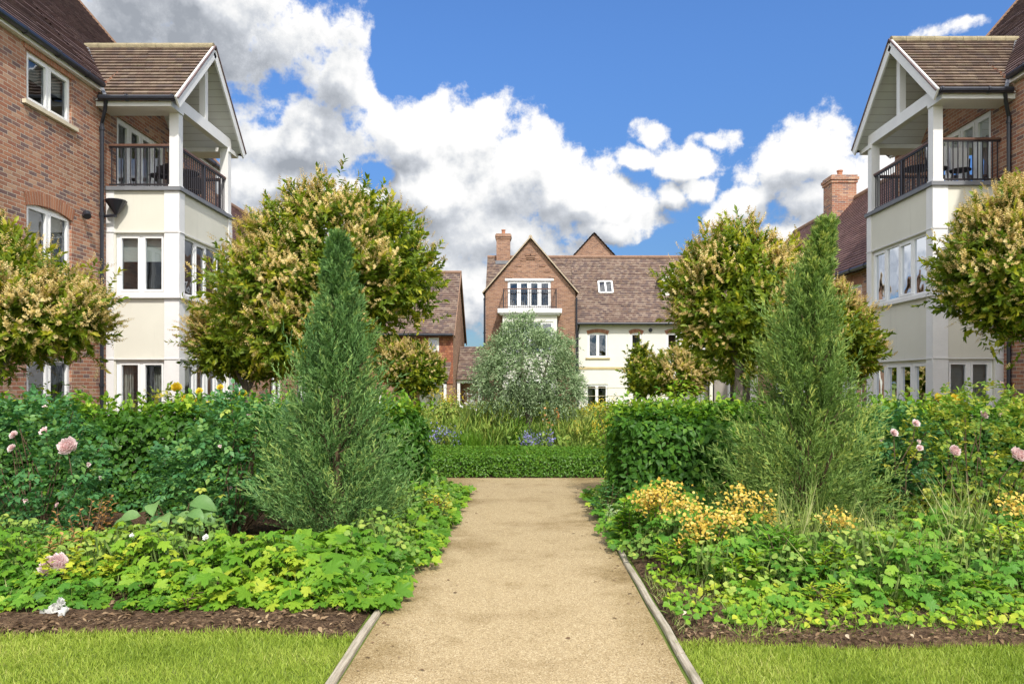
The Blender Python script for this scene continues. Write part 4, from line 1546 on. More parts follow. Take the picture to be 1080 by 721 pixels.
def chips(xa, xb, yfun, depth, n, seed):
    r = np.random.default_rng(seed)
    X = r.uniform(xa, xb, n); Y = np.array([yfun(x) for x in X]) + depth * r.random(n)
    P_ = np.c_[X, Y, .05 + r.uniform(-.01, .025, n)]
    a = r.uniform(0, 2 * PI, n)
    d_ = np.c_[np.cos(a), np.sin(a), r.normal(0, .3, n)]
    up = unit(np.c_[r.normal(0, .45, n), r.normal(0, .45, n), np.ones(n)])
    L = Leaves()
    L.add(T_LEAF, P_, d_, up, r.uniform(.018, .06, n), r.uniform(.25, .55, n), np.clip(r.beta(1.6, 2.4, n), 0, 1))
    return L


def fallen(n, seed):
    r = np.random.default_rng(seed)
    side = r.random(n) < .5
    X = np.where(side, PL + .03 + r.exponential(.16, n), PR_ - .03 - r.exponential(.13, n)); Y = r.uniform(3.6, 12.6, n)
    X = np.clip(X, PL + .02, PR_ - .02)
    a = r.uniform(0, 2 * PI, n)
    L = Leaves()
    L.add(T_LEAF, np.c_[X, Y, np.full(n, .014)], np.c_[np.cos(a), np.sin(a), r.normal(0, .12, n)], unit(np.c_[r.normal(0, .3, n), r.normal(0, .3, n), np.ones(n)]), r.uniform(.012, .042, n), r.uniform(.3, .7, n), r.beta(1.8, 1.8, n))
    return L


tag(fallen(170, 15).build('fallen_leaves', chip_m), kind='stuff')
tag(chips(-5.5, PL - .12, yfL, .95, 3800, 13).build('bark_mulch', chip_m), kind='stuff')
tag(chips(PR_ + .12, 5.5, yfR, 1.1, 3200, 14).build('bark_mulch', chip_m), kind='stuff')
def oval_template(nu=6):
    V, Fc = [], []
    for i in range(nu + 1):
        t_ = i / nu
        w = .5 * math.sin(PI * min(1, t_ ** .8)) ** .8 if 0 < i < nu else 0.0
        z = .16 * math.sin(PI * t_) - .28 * t_ * t_
        V += [(-w, t_, z + .10 * w), (-w * .5, t_, z + .01), (0, t_, z - .03), (w * .5, t_, z + .01), (w, t_, z + .10 * w)]
    for i in range(nu):
        for j in range(4):
            a = i * 5 + j
            Fc += [(a, a + 1, a + 6), (a, a + 6, a + 5)]
    return np.array(V, float), np.array(Fc)


T_OVAL = oval_template()

# ------------------------------------------------------------------ foliage materials
LM = {
    'laurel': leaf_mat('laurel_leaf', [(0, (0.090, 0.158, 0.013)), (.45, (0.206, 0.285, 0.022)), (.75, (0.426, 0.424, 0.032)), (1, (0.657, 0.545, 0.066))], .40, .45, .3),
    'blossom': leaf_mat('blossom', [(0, (.52, .38, .12)), (.5, (.76, .58, .23)), (1, (.84, .71, .38))], .35, .8, .1, (1, .95, .8)),
    'juniper': leaf_mat('juniper_spray', [(0, (0.074, 0.150, 0.044)), (.45, (0.142, 0.281, 0.085)), (.75, (0.241, 0.392, 0.122)), (1, (0.396, 0.502, 0.136))], .25, .6, .2, (1, 1.1, .7)),
    'juniper_r': leaf_mat('juniper_spray_yellow', [(0, (0.094, 0.166, 0.040)), (.45, (0.188, 0.306, 0.073)), (.75, (0.301, 0.424, 0.110)), (1, (0.488, 0.538, 0.127))], .25, .6, .2, (1, 1.1, .7)),
    'pear': leaf_mat('silver_leaf', [(0, (0.166, 0.261, 0.113)), (.5, (0.321, 0.442, 0.216)), (1, (0.559, 0.679, 0.395))], .2, .6, .25, (1, 1.05, .85)),
    'beech': leaf_mat('beech_leaf', [(0, (0.034, 0.104, 0.014)), (.45, (0.071, 0.186, 0.021)), (.75, (0.186, 0.349, 0.028)), (1, (0.416, 0.547, 0.048))], .36, .45, .22),
    'box': leaf_mat('box_leaf', [(0, (0.046, 0.128, 0.009)), (.5, (0.110, 0.255, 0.017)), (1, (0.256, 0.401, 0.038))], .28, .4, .4),
    'rose': leaf_mat('rose_leaf', [(0, (0.036, 0.120, 0.041)), (.45, (0.074, 0.217, 0.067)), (.75, (0.169, 0.319, 0.076)), (1, (0.406, 0.456, 0.072))], .28, .45, .3),
    'rosey': leaf_mat('rose_leaf_yellow', [(0, (0.075, 0.161, 0.029)), (.45, (0.174, 0.289, 0.038)), (.75, (0.398, 0.417, 0.050)), (1, (0.684, 0.554, 0.084))], .3, .45, .3),
    'geranium': leaf_mat('lobed_leaf', [(0, (0.054, 0.162, 0.014)), (.4, (0.128, 0.293, 0.021)), (.7, (0.267, 0.425, 0.028)), (1, (0.491, 0.526, 0.047))], .33, .5, .28),
    'deep': leaf_mat('deep_lobed_leaf', [(0, (0.049, 0.150, 0.017)), (.4, (0.094, 0.257, 0.025)), (.7, (0.187, 0.365, 0.032)), (1, (0.374, 0.493, 0.048))], .3, .5, .28),
    'hosta': leaf_mat('broad_leaf', [(0, (.09, .20, .05)), (.5, (.16, .30, .09)), (1, (.28, .40, .16))], .3, .45, .3),
    'perennial': leaf_mat('mixed_perennial', [(0, (0.089, 0.181, 0.035)), (.4, (0.187, 0.320, 0.053)), (.7, (0.330, 0.438, 0.079)), (1, (0.550, 0.555, 0.133))], .3, .55, .25),
    'grass': leaf_mat('long_grass', [(0, (.14, .22, .04)), (.5, (.28, .37, .08)), (1, (.54, .52, .26))], .3, .5, .25),
    'amber': leaf_mat('amber_bracts', [(0, (.44, .29, .03)), (.5, (.70, .49, .08)), (1, (.82, .64, .20))], .3, .6, .2, (1, .9, .6)),
    'pink': leaf_mat('pink_petal', [(0, (.68, .38, .38)), (.5, (.78, .56, .55)), (1, (.86, .74, .72))], .25, .6, .2, (1, .9, .9)),
    'white_petal': leaf_mat('white_petal', [(0, (.62, .60, .57)), (1, (.85, .84, .80))], .25, .6, .2, (1, 1, 1)),
    'yellow': leaf_mat('yellow_petal', [(0, (.66, .48, .02)), (1, (.85, .70, .08))], .25, .6, .2, (1, .9, .4)),
    'violet': leaf_mat('violet_petal', [(0, (.18, .17, .42)), (1, (.42, .42, .68))], .25, .6, .2, (1, 1, 1.1)),
    'orange': leaf_mat('orange_petal', [(0, (.60, .22, .06)), (1, (.80, .42, .18))], .25, .6, .2, (1, .8, .6)),
    'crimson': leaf_mat('crimson_petal', [(0, (.38, .02, .06)), (1, (.62, .10, .16))], .25, .6, .2, (1, .7, .7)),
    'stem': leaf_mat('green_stem', [(0, (.07, .14, .03)), (1, (.22, .28, .08))], .1, .6, .2),
}
LM['rust'] = leaf_mat('rust_leaf', [(0, (.22, .09, .035)), (.5, (.40, .19, .06)), (1, (.55, .34, .12))], .3, .55, .2, (1, .9, .6))


def shell(lobes, n, r, lo=.72, hi=1.04, bump=.12, zmin=.02, seed=0):
    """points and outward directions near the surface of a union of ellipsoids (x,y,z,rx,ry,rz)"""
    lob = np.array(lobes, float)
    area = (lob[:, 3] * lob[:, 4] + lob[:, 4] * lob[:, 5] + lob[:, 3] * lob[:, 5])
    P_, N_ = [], []
    got = 0
    while got < n:
        k = r.choice(len(lob), size=n, p=area / area.sum())
        d_ = rdir(n, r)
        c, rad = lob[k, :3], lob[k, 3:]
        f = r.uniform(lo, hi, n) ** .6
        f = f * (1 + bump * vnoise(d_ * 2.0 + k[:, None] * 3.1, 1.8, seed))
        p = c + d_ * rad * f[:, None]
        keep = p[:, 2] > zmin
        for j in range(len(lob)):
            q = np.linalg.norm((p - lob[j, :3]) / lob[j, 3:], axis=1)
            keep &= (q > .70) | (k == j)
        P_.append(p[keep]); N_.append(unit(d_ / rad)[keep])
        got += int(keep.sum())
    return np.concatenate(P_)[:n], np.concatenate(N_)[:n]


def add_leaves(L, P_, N_, r, size, width, tint, tmpl=T_LEAF, droop=.35, up=.5, spread=.6):
    n = len(P_)
    nrm = unit(N_ * .7 + np.array((0, 0, up)) + rdir(n, r) * spread)
    d_ = unit(np.cross(nrm, rdir(n, r)))
    d_ = unit(d_ + N_ * .35 + np.array((0, 0, -droop)))
    L.add(tmpl, P_, d_, nrm, size, width, tint)


# ------------------------------------------------------------------ blossoming laurel standards
def spikes(L, P_, A, r, length, width, tint):
    """little bottle-brush racemes: tiny petals round a short axis"""
    n = len(P_)
    m = 15
    ref = rdir(n, r)
    s = unit(np.cross(A, ref)); u = np.cross(A, s)
    for i in range(m):
        t_ = (i + .5) / m
        ang = i * 2.4 + r.uniform(0, .6, n)
        rad = (s * np.cos(ang)[:, None] + u * np.sin(ang)[:, None])
        wv = width * (.55 + .75 * math.sin(PI * min(1, t_ * .75 + .2)))
        pos = P_ + A * (length * t_)[:, None]
        L.add(T_RHOMB, pos, unit(rad + A * .5), A, wv * r.uniform(.75, 1.3, n), .85, np.clip(tint + r.normal(0, .2, n), 0, 1))


def laurel(label, base, trunk_h, lobes, seed, ncl, nblossom, leaf=.10, group='blossoming laurel trees around the lawn', tr=.07, spike=.15):
    """lobes relative to the tree's foot"""
    r = np.random.default_rng(seed)
    T = thing('blossom_tree', label, 'tree', base, group)
    B = np.array(base, float)
    lob = np.array(lobes, float).copy()
    lob[:, 3:] *= .93; lob[:, :2] *= .96
    lob[:, :3] += B
    # trunk and limbs
    tk = MB()
    top = B + (0, 0, trunk_h)
    bend = r.uniform(-.05, .05, 2)
    tk.tube([B - (0, 0, .1), B + (bend[0] * .4, bend[1] * .4, trunk_h * .35), B + (bend[0], bend[1], trunk_h * .75), top], [tr * 1.15, tr * .95, tr * .85, tr * .8], 10, False)
    for c in lob:
        e = c[:3] + (0, 0, c[5] * .35)
        mid = top * .55 + e * .45 + r.normal(0, .05, 3)
        tk.tube([top - (0, 0, .12), mid, e], [tr * .62, tr * .42, tr * .12], 7, False)
        for j in range(7):
            a = mid + (e - mid) * r.uniform(0, .9)
            q = c[:3] + rdir(1, r)[0] * c[3:] * .78
            q[2] = max(q[2], a[2] - .1)
            tk.tube([a, (a + q) / 2 + r.normal(0, .03, 3), q], [tr * .26, tr * .17, tr * .05], 5, False)
    tk.build('trunk', M['bark'], T, True)
    P_, N_ = shell(lob, ncl, r, .40, 1.16, .30, B[2] + .3, seed)
    P_ = P_ + r.normal(0, .04, P_.shape)
    so = (r.random(ncl) < .10)      # long new shoots beyond the outline
    P_ = P_ + (unit(N_ + np.array((0, 0, .5)))) * (so * r.uniform(.05, .30, ncl))[:, None]
    axis = unit(N_ * .9 + np.array((0, 0, .45)) + rdir(ncl, r) * .45)
    ctint = np.clip(r.normal(.36, .16, ncl), 0, 1)
    L = Leaves()
    for i in range(13):
        t_ = i / 12
        ang = i * 2.4 + r.uniform(0, 1, ncl)
        s = unit(np.cross(axis, rdir(ncl, r))); u = np.cross(axis, s)
        rad = s * np.cos(ang)[:, None] + u * np.sin(ang)[:, None]
        d_ = unit(rad * (1.0 - .45 * t_) + axis * (.25 + .8 * t_) + np.array((0, 0, -.12)))
        pos = P_ + axis * (t_ - .6) * (.22 + .16 * so)[:, None]
        L.add(T_LEAF if leaf > .09 else T_RHOMB, pos, d_, unit(axis + rad * -.2 + rdir(ncl, r) * .3), leaf * r.uniform(.75, 1.2, ncl), r.uniform(.36, .50, ncl),
              np.clip(ctint + .30 * (t_ ** 3) * r.random(ncl) + r.normal(0, .09, ncl), 0, 1))
    L.build('crown', LM['laurel'], T)
    # racemes stand on the outer twigs, in drifts
    wt = np.clip(.30 + 1.3 * vnoise(P_, 2.3, seed + 2), 0.03, 1) * np.clip(.6 + N_[:, 2] * .6, .15, 1.2)
    q = np.zeros(ncl)
    for c in lob: q = np.maximum(q, (np.linalg.norm((P_ - c[:3]) / c[3:], axis=1) < .78) * 1.0)
    wt = wt * (1 - .85 * q)
    k = r.choice(ncl, size=nblossom, p=wt / wt.sum())
    Bm = Leaves()
    pos = P_[k] + axis[k] * .06 + r.normal(0, .05, (nblossom, 3))
    ax = unit(axis[k] * .7 + N_[k] * .3 + np.array((0, 0, .25)) + rdir(nblossom, r) * .55)
    spikes(Bm, pos, ax, r, spike * r.uniform(.7, 1.25, nblossom), spike * .15, np.clip(r.normal(.5, .2, nblossom), 0, 1))
    Bm.build('blossom', LM['blossom'], T)
    return T


laurel('large blossoming laurel with broad domed crown rising behind the left juniper', (-2.93, 11.3, 0), 1.75,
       [(0, 0, 3.1, 1.15, 1.1, 1.15), (-.75, -.1, 2.95, .95, .95, .85), (.80, .1, 3.15, .82, .82, .62), (.05, .1, 3.85, .85, .8, .75), (-.45, 0, 3.6, .75, .7, .7), (.70, 0, 3.62, .75, .7, .7), (-.35, -.2, 2.3, .85, .85, .5)],
       21, 2700, 3000, .105, tr=.075)
laurel('smaller round blossoming laurel before the french doors of the left bay', (-5.15, 14.0, 0), 1.55,
       [(0, 0, 2.45, .85, .85, .72), (-.45, 0, 2.35, .65, .65, .55), (.5, .1, 2.4, .65, .65, .6)],
       22, 1350, 1500, .10, tr=.06)
laurel('blossoming laurel with wide crown against the left brick wall, cut by the photo edge', (-7.35, 10.35, 0), 1.6,
       [(0, 0, 2.7, .98, .92, .80), (.65, -.1, 2.55, .95, .9, .60), (-.5, 0, 2.75, .9, .9, .8), (-.2, 0, 3.3, .62, .62, .52), (1.1, -.1, 2.5, .58, .58, .42)],
       23, 2300, 2300, .105, tr=.07)
laurel('blossoming laurel with an upright oval crown and bare grey trunk, right of the path', (3.26, 11.6, 0), 1.95,
       [(0, 0, 2.75, .92, .9, .85), (-.38, 0, 2.95, .65, .62, .72), (.40, 0, 2.95, .66, .65, .72), (.02, 0, 3.42, .55, .52, .55), (-.32, 0, 2.55, .60, .58, .45), (.42, 0, 2.5, .58, .55, .42)],
       24, 2000, 2300, .105, tr=.075)
laurel('blossoming laurel half hidden behind the right juniper, near the right bay', (5.78, 14.2, 0), 1.5,
       [(0, 0, 2.35, .75, .75, .72), (-.4, 0, 2.6, .62, .62, .70), (-.2, 0, 2.95, .45, .45, .45), (.35, 0, 2.2, .46, .46, .48), (-.6, 0, 2.45, .52, .52, .6)],
       25, 1800, 1900, .10, tr=.06)
laurel('blossoming laurel with a cream speckled crown, cut by the right photo edge', (7.28, 10.7, 0), 1.9,
       [(-.3, 0, 3.3, .95, .95, .95), (-.62, 0, 3.15, .72, .75, .75), (.2, 0, 3.55, .9, .9, .9), (0, 0, 2.8, .8, .8, .5)],
       26, 2100, 2300, .105, tr=.07)
gb_ = 'small blossom trees in front of the far houses'
laurel('small blossom tree with a rounded crown before the tile hung house', (-3.35, 22.0, 0), 1.3,
       [(0, 0, 2.05, .85, .8, .72), (-.45, 0, 2.3, .6, .6, .6), (.45, 0, 1.9, .55, .55, .5)], 27, 800, 900, .12, gb_, .055, .17)
laurel('small pale green tree with sparse blossom, left end of the row before the white house', (3.75, 25.0, 0), 1.1,
       [(0, 0, 1.9, .5, .5, .65), (.05, 0, 2.5, .3, .3, .45), (.2, 0, 1.7, .5, .5, .5)], 28, 500, 260, .12, gb_, .05, .15)
laurel('small golden blossom tree before the white house, left of the oval laurel trunk', (4.75, 23.5, 0), 1.2,
       [(0, 0, 2.0, .85, .8, .7), (.5, 0, 2.1, .7, .7, .6), (-.45, 0, 1.8, .5, .5, .5)], 29, 800, 1000, .12, gb_, .05, .17)
laurel('small golden blossom tree seen behind the oval laurel trunk', (6.75, 24.5, 0), 1.5,
       [(0, 0, 2.05, .55, .5, .42), (.2, 0, 2.2, .4, .4, .4)], 30, 350, 420, .12, gb_, .05, .17)


# ------------------------------------------------------------------ silver pear
def pear():
    r = np.random.default_rng(41)
    base = np.array((.05, 17.0, 0))
    T = thing('silver_tree', 'rounded silver leaved tree on a short trunk in the middle of the flower bed', 'tree', tuple(base))
    lob = np.array([(0, 0, 2.05, .92, .9, .82), (-.5, 0, 1.75, .66, .65, .66), (.55, 0, 1.7, .68, .65, .68), (-.1, 0, 2.75, .50, .5, .46), (.5, 0, 2.35, .55, .55, .5), (-.5, 0, 2.3, .5, .5, .5), (.85, 0, 1.5, .36, .4, .4), (-.85, 0, 1.6, .36, .4, .36)], float)
    lob[:, :3] += base
    tk = MB()
    tk.tube([base - (0, 0, .1), base + (.02, 0, .5), base + (-.02, 0, 1.2)], [.10, .085, .08], 10, False)
    for c in lob:
        e = c[:3]
        tk.tube([base + (-.02, 0, 1.1), (base + (0, 0, 1.1) + e) / 2 + r.normal(0, .08, 3), e], [.055, .035, .012], 6, False)
    tk.build('trunk', M['bark'], T, True)
    n = 1900
    P_, N_ = shell(lob, n, r, .35, 1.18, .34, .75, 4)
    # arching twigs that droop, each strung with narrow leaves
    L = Leaves()
    ax = unit(N_ + rdir(n, r) * .6 + np.array((0, 0, .1)))
    ct = np.clip(r.normal(.45, .18, n), 0, 1)
    for i in range(14):
        t_ = i / 13
        pos = P_ + ax * (t_ - .5) * .36 + np.array((0, 0, -.20 * t_ * t_)) + r.normal(0, .015, (n, 3))
        d_ = unit(ax * .8 + rdir(n, r) * .8 + np.array((0, 0, -.25 * t_)))
        L.add(T_RHOMB, pos, d_, rdir(n, r), r.uniform(.06, .10, n), .24, np.clip(ct + r.normal(0, .2, n), 0, 1))
    L.build('crown', LM['pear'], T)


pear()


# ------------------------------------------------------------------ junipers
def juniper(label, base, H, rad, seed, m, lean=(0, 0), nspray=1500, top_ragged=.0, prof=None):
    r = np.random.default_rng(seed)
    T = thing('juniper', label, 'conifer', base, 'feathery junipers flanking the path')
    B = np.array(base, float)
    tk = MB()
    axp = lambda z: B + np.array((lean[0] * (z / H) ** 4, lean[1] * (z / H) ** 2, z))
    tk.tube([axp(z) for z in np.linspace(-.1, H * .96, 9)], list(np.linspace(.05, .008, 9)), 7, False)
    zp, rp = zip(*prof)
    u = r.random(nspray)
    z0 = H * (.01 + .97 * u ** 1.2)
    env = np.interp((z0 / H), zp, rp) * rad
    ang = r.uniform(0, 2 * PI, nspray)
    env = env * (1 + .55 * vnoise(np.c_[np.cos(ang), np.sin(ang), z0 * 1.4], 2.4, seed)) * (.66 + .62 * r.random(nspray) ** 1.3)
    o_ = np.c_[np.cos(ang), np.sin(ang), np.zeros(nspray)]
    ax0 = np.array([axp(z) for z in z0])
    f = r.uniform(.1, .72, nspray) ** .7
    start = ax0 + o_ * (env * f * .62)[:, None]
    rise = .75 + .9 * (z0 / H) + r.normal(0, .22, nspray)
    dirv = unit(o_ + np.c_[np.zeros(nspray), np.zeros(nspray), rise] + r.normal(0, .18, (nspray, 3)))
    env[:60] *= 1.28      # stray long shoots
    tip_r = env
    ln = np.clip((tip_r - env * f * .62) / np.maximum(.22, np.sqrt(dirv[:, 0] ** 2 + dirv[:, 1] ** 2)), .20, .60)
    ln *= r.uniform(.85, 1.15, nspray) * np.interp(z0 / H, [.7, .95], [1, .55])
    L = Leaves()
    ct = np.clip(r.normal(.34, .16, nspray) + .25 * vnoise(start, 3.0, seed + 4) + .14 * (f - .4), 0, 1)
    K = 13
    side = unit(np.cross(dirv, rdir(nspray, r)))
    for i in range(K):
        t_ = .12 + .88 * i / (K - 1)
        pos0 = start + dirv * (ln * t_)[:, None] + np.array((0, 0, 1)) * (ln * .16 * t_ * t_)[:, None]
        sd = np.cross(dirv, side) if i % 3 == 2 else side * (1 if i % 2 else -1)
        sd = unit(sd + rdir(nspray, r) * .5)
        sl_ = np.clip(ln * (.42 - .30 * t_), .035, .16)
        sdir = unit(dirv * 1.0 + sd * .75 + np.array((0, 0, .25)))
        for j in range(5):
            q = j / 4
            pos = pos0 + sdir * (sl_ * q)[:, None]
            bd = unit(sdir + rdir(nspray, r) * .42)
            L.add(T_RHOMB, pos, bd, rdir(nspray, r), r.uniform(.032, .066, nspray) * (1.1 - .25 * q), .21,
                  np.clip(ct + .14 * t_ + .22 * q * t_ + r.normal(0, .13, nspray), 0, 1))
    L.build('foliage', LM[m], T)
    for k in range(70):
        z = H * r.uniform(.05, .8)
        a = r.uniform(0, 2 * PI)
        e = float(np.interp(z / H, zp, rp)) * rad * .75
        p = axp(z)
        tk.tube([p, p + np.array((math.cos(a), math.sin(a), .9)) * e * .5, p + np.array((math.cos(a) * e, math.sin(a) * e, e * 1.1))], [.012, .009, .004], 4, False)
    tk.build('trunk', M['twig'], T, True)
    return T


juniper('feathery blue green juniper, pointed, on the left of the path', (-1.84, 7.35, .03), 2.98, .66, 51, 'juniper', (.02, 0), 1000,
        prof=[(0, .90), (.05, 1.0), (.13, 1.0), (.24, .90), (.34, .70), (.46, .60), (.56, .46), (.66, .33), (.76, .23), (.86, .14), (.94, .08), (1, .03)])
juniper('feathery yellowish green juniper with a bent thin tip, on the right of the path', (2.72, 7.35, .03), 3.12, .72, 52, 'juniper_r', (.22, 0), 1000,
        prof=[(0, .92), (.05, 1.02), (.13, 1.0), (.24, .88), (.34, .62), (.46, .52), (.56, .46), (.66, .35), (.74, .24), (.84, .14), (.92, .12), (1, .06)])


# ------------------------------------------------------------------ hedges
def hedge(name, label, x0, x1, y0, y1, h, n, size, m, seed, shoots=0, wob=.07, tm=.36, wid=.62):
    r = np.random.default_rng(seed)
    T = thing(name, label, 'hedge', ((x0 + x1) / 2, (y0 + y1) / 2, 0))
    L = Leaves()
    A = {'f': (x1 - x0) * h * 1.5, 't': (x1 - x0) * (y1 - y0), 'l': (y1 - y0) * h, 'r': (y1 - y0) * h, 'b': (x1 - x0) * h * .6}
    tot = sum(A.values())
    for key, a in A.items():
        k = int(n * a / tot)
        u, v = r.random(k), r.random(k)
        if key in 'fb':
            P_ = np.c_[x0 + (x1 - x0) * u, np.full(k, y0 if key == 'f' else y1), .02 + (h - .02) * v]; N_ = np.tile((0, -1.0 if key == 'f' else 1.0, 0), (k, 1))
        elif key == 't':
            P_ = np.c_[x0 + (x1 - x0) * u, y0 + (y1 - y0) * v, np.full(k, h)]; N_ = np.tile((0, 0, 1.0), (k, 1))
        else:
            P_ = np.c_[np.full(k, x0 if key == 'l' else x1), y0 + (y1 - y0) * u, .02 + (h - .02) * v]; N_ = np.tile((-1.0 if key == 'l' else 1.0, 0, 0), (k, 1))
        w = vnoise(P_, 2.4, seed) * wob + vnoise(P_, 6.5, seed + 1) * wob * .5
        P_ = P_ + N_ * (w - r.random(k) ** 2 * .14 + .02)[:, None]
        dx = np.minimum(P_[:, 0] - x0, x1 - P_[:, 0]); dy = np.minimum(P_[:, 1] - y0, y1 - P_[:, 1]); dz = h - P_[:, 2]
        q = h * .22
        cx, cy, cz = np.clip(1 - dx / q, 0, 1), np.clip(1 - dy / q, 0, 1), np.clip(1 - dz / q, 0, 1)
        P_[:, 2] -= .45 * q * np.maximum(cx, cy) * cz
        P_[:, 0] += np.where(P_[:, 0] < (x0 + x1) / 2, 1, -1) * .35 * q * cx * np.maximum(cy, cz)
        P_[:, 1] += np.where(P_[:, 1] < (y0 + y1) / 2, 1, -1) * .35 * q * cy * np.maximum(cx, cz)
        P_[:, 2] = np.maximum(P_[:, 2], .02)
        age = np.clip(tm + .10 * vnoise(P_, 1.7, seed + 3) + r.normal(0, .13, k), 0, 1)
        if key == 't': age = np.clip(age + .18 * r.random(k), 0, 1)
        add_leaves(L, P_, N_, r, size * r.uniform(.7, 1.25, k), wid * r.uniform(.85, 1.1, k), age, T_LEAF if size > .05 else T_RHOMB, .45, .45, .55)
    if shoots:       # young growth poking out of the top
        for i in range(shoots):
            p = np.array((r.uniform(x0, x1), r.uniform(y0, y1), h - .05))
            ln = r.uniform(.08, .28)
            d_ = unit(np.array((r.normal(0, .3), r.normal(0, .3), 1)))
            k = 9
            q = np.linspace(0, 1, k)
            P_ = p + d_ * (ln * q)[:, None]
            L.add(T_LEAF, P_, unit(rdir(k, r) + d_ * .8), unit(rdir(k, r) * .6 + (0, 0, 1)), size * r.uniform(.7, 1.2, k), wid, np.clip(r.normal(.72, .15, k), 0, 1))
    L.build('foliage', LM[m], T)
    core = MB()
    g_ = .16
    nx = max(3, int((x1 - x0) / .25))
    tw = [(r.uniform(x0 + g_, x1 - g_), r.uniform(y0 + g_, y1 - g_)) for _ in range(nx * 2)]
    for (a, b) in tw:
        core.tube([(a, b, 0), (a + r.normal(0, .08), b + r.normal(0, .08), h * .55), (a + r.normal(0, .16), b + r.normal(0, .16), h - .08)], [.014, .010, .004], 4, False)
    core.build('stems', M['twig'], T)
    # the dense leafy inside, so that nothing shows through
    k = int(n * .35)
    P_ = np.c_[r.uniform(x0 + .1, x1 - .1, k), r.uniform(y0 + .1, y1 - .1, k), r.uniform(.02, h - .1, k)]
    L2 = Leaves()
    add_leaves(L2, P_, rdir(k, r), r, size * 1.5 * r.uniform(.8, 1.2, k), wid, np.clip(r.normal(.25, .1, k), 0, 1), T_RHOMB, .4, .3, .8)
    L2.build('inner_foliage', LM[m], T)
    return T


hedge('beech_hedge', 'dark green clipped beech hedge right of the path, behind the amber flowers', 1.10, 9.3, 9.05, 10.1, 1.27, 21000, .085, 'beech', 61, 260, .12)
hedge('beech_hedge', 'dark green beech hedge left of the path, behind the left roses and juniper', -9.0, -1.28, 9.15, 10.2, 1.28, 20000, .085, 'beech', 62, 260, .12)
hedge('box_hedge', 'low clipped bright green box hedge across the end of the path', -3.6, 3.2, 12.95, 14.3, .44, 26000, .042, 'box', 63, 0, .03, .45, .6)


# ------------------------------------------------------------------ flower heads
def rose_head(L, c, axis, r, R_, n=34):
    axis = unit(np.asarray(axis, float))
    s = unit(np.cross(axis, (0.3, .9, .2))); u = np.cross(axis, s)
    for i in range(n):
        t_ = (i + .5) / n
        a = i * 2.399 + r.uniform(-.2, .2)
        out = s * math.cos(a) + u * math.sin(a)
        tilt = .50 + .85 * t_ ** .8
        d_ = unit(axis * math.cos(tilt) + out * math.sin(tilt))
        nrm = unit(axis * math.sin(tilt) - out * math.cos(tilt))
        p = c + out * R_ * .30 * t_ - axis * R_ * .25 * t_
        L.add(T_OVAL if R_ > .05 else T_LEAF, p[None], d_[None], -nrm[None], np.array([R_ * (.66 + .35 * t_)]), np.array([1.15]), np.array([np.clip(.55 + .4 * t_ + r.normal(0, .12), 0, 1)]))


def stems_to(mb, a, b, r, r0=.008, r1=.004):
    a, b = np.array(a, float), np.array(b, float)
    mid = (a + b) / 2 + r.normal(0, .04, 3)
    mb.tube([a, mid, b], [r0, (r0 + r1) / 2, r1], 5, False)


def rose_bush(label, base, lobes, seed, m, nleaf, blooms, petal='pink', size=.055, group='rose bushes in front of the hedges', name='rose_bush', tm=.42, buds=0):
    r = np.random.default_rng(seed)
    T = thing(name, label, 'shrub', base, group)
    B = np.array(base, float)
    lob = np.array(lobes, float); lob[:, :3] += B
    n = nleaf // 6
    P_, N_ = shell(lob, n, r, .30, 1.12, .25, .04, seed)
    ax = unit(N_ * .7 + rdir(n, r) * .8 + np.array((0, 0, .1)))
    ct = np.clip(tm + .12 * vnoise(P_, 2.5, seed + 5) + r.normal(0, .13, n), 0, 1)
    sd = unit(np.cross(ax, np.array((0, 0, 1.0)) + rdir(n, r) * .3)); upv = np.cross(sd, ax)
    L = Leaves()
    # pinnate: two pairs of leaflets and one at the tip
    for (k, sgn) in ((0, 1), (0, -1), (1, 1), (1, -1), (2, 0)):
        pos = P_ + ax * ((.35 + .55 * k) * size)
        d_ = unit(ax * (.45 if sgn else 1.0) + sd * sgn * .9 + np.array((0, 0, -.18)))
        L.add(T_LEAF if size > .045 else T_RHOMB, pos, d_, unit(upv + rdir(n, r) * .35), size * r.uniform(.75, 1.2, n) * (1.15 if not sgn else 1), .62, np.clip(ct + r.normal(0, .08, n), 0, 1))
    L.build('foliage', LM[m], T)
    sm = MB()
    for i in range(26):
        q = lob[r.integers(len(lob))]
        e = q[:3] + rdir(1, r)[0] * q[3:] * .9
        if e[2] < .1: continue
        stems_to(sm, (B[0] + r.normal(0, .02), B[1] + r.normal(0, .02), 0), e, r)
    bl = []
    for (x, y, z, rad) in blooms:
        c = np.array((x, y, z))
        bs = MB(); stems_to(bs, c + (r.normal(0, .06), .12, -.45), c - (0, -.01, rad * .4), r, .006, .004)
        bs.build('stem', M['twig'], T)
        h = Leaves()
        rose_head(h, c, unit(np.array((r.normal(0, .3), -.75, .55))), r, rad)
        bl.append(h.build('bloom', LM[petal], T))
    for i in range(buds):
        q = lob[r.integers(len(lob))]
        dd = rdir(1, r)[0]; dd[1] = -abs(dd[1]); dd[2] = abs(dd[2])
        c = q[:3] + dd * q[3:] * 1.08
        h = Leaves()
        rose_head(h, c, unit(dd), r, r.uniform(.018, .03), 10)
        h.build('bud', LM[petal], T)
    sm.build('stems', M['twig'], T)
    return T


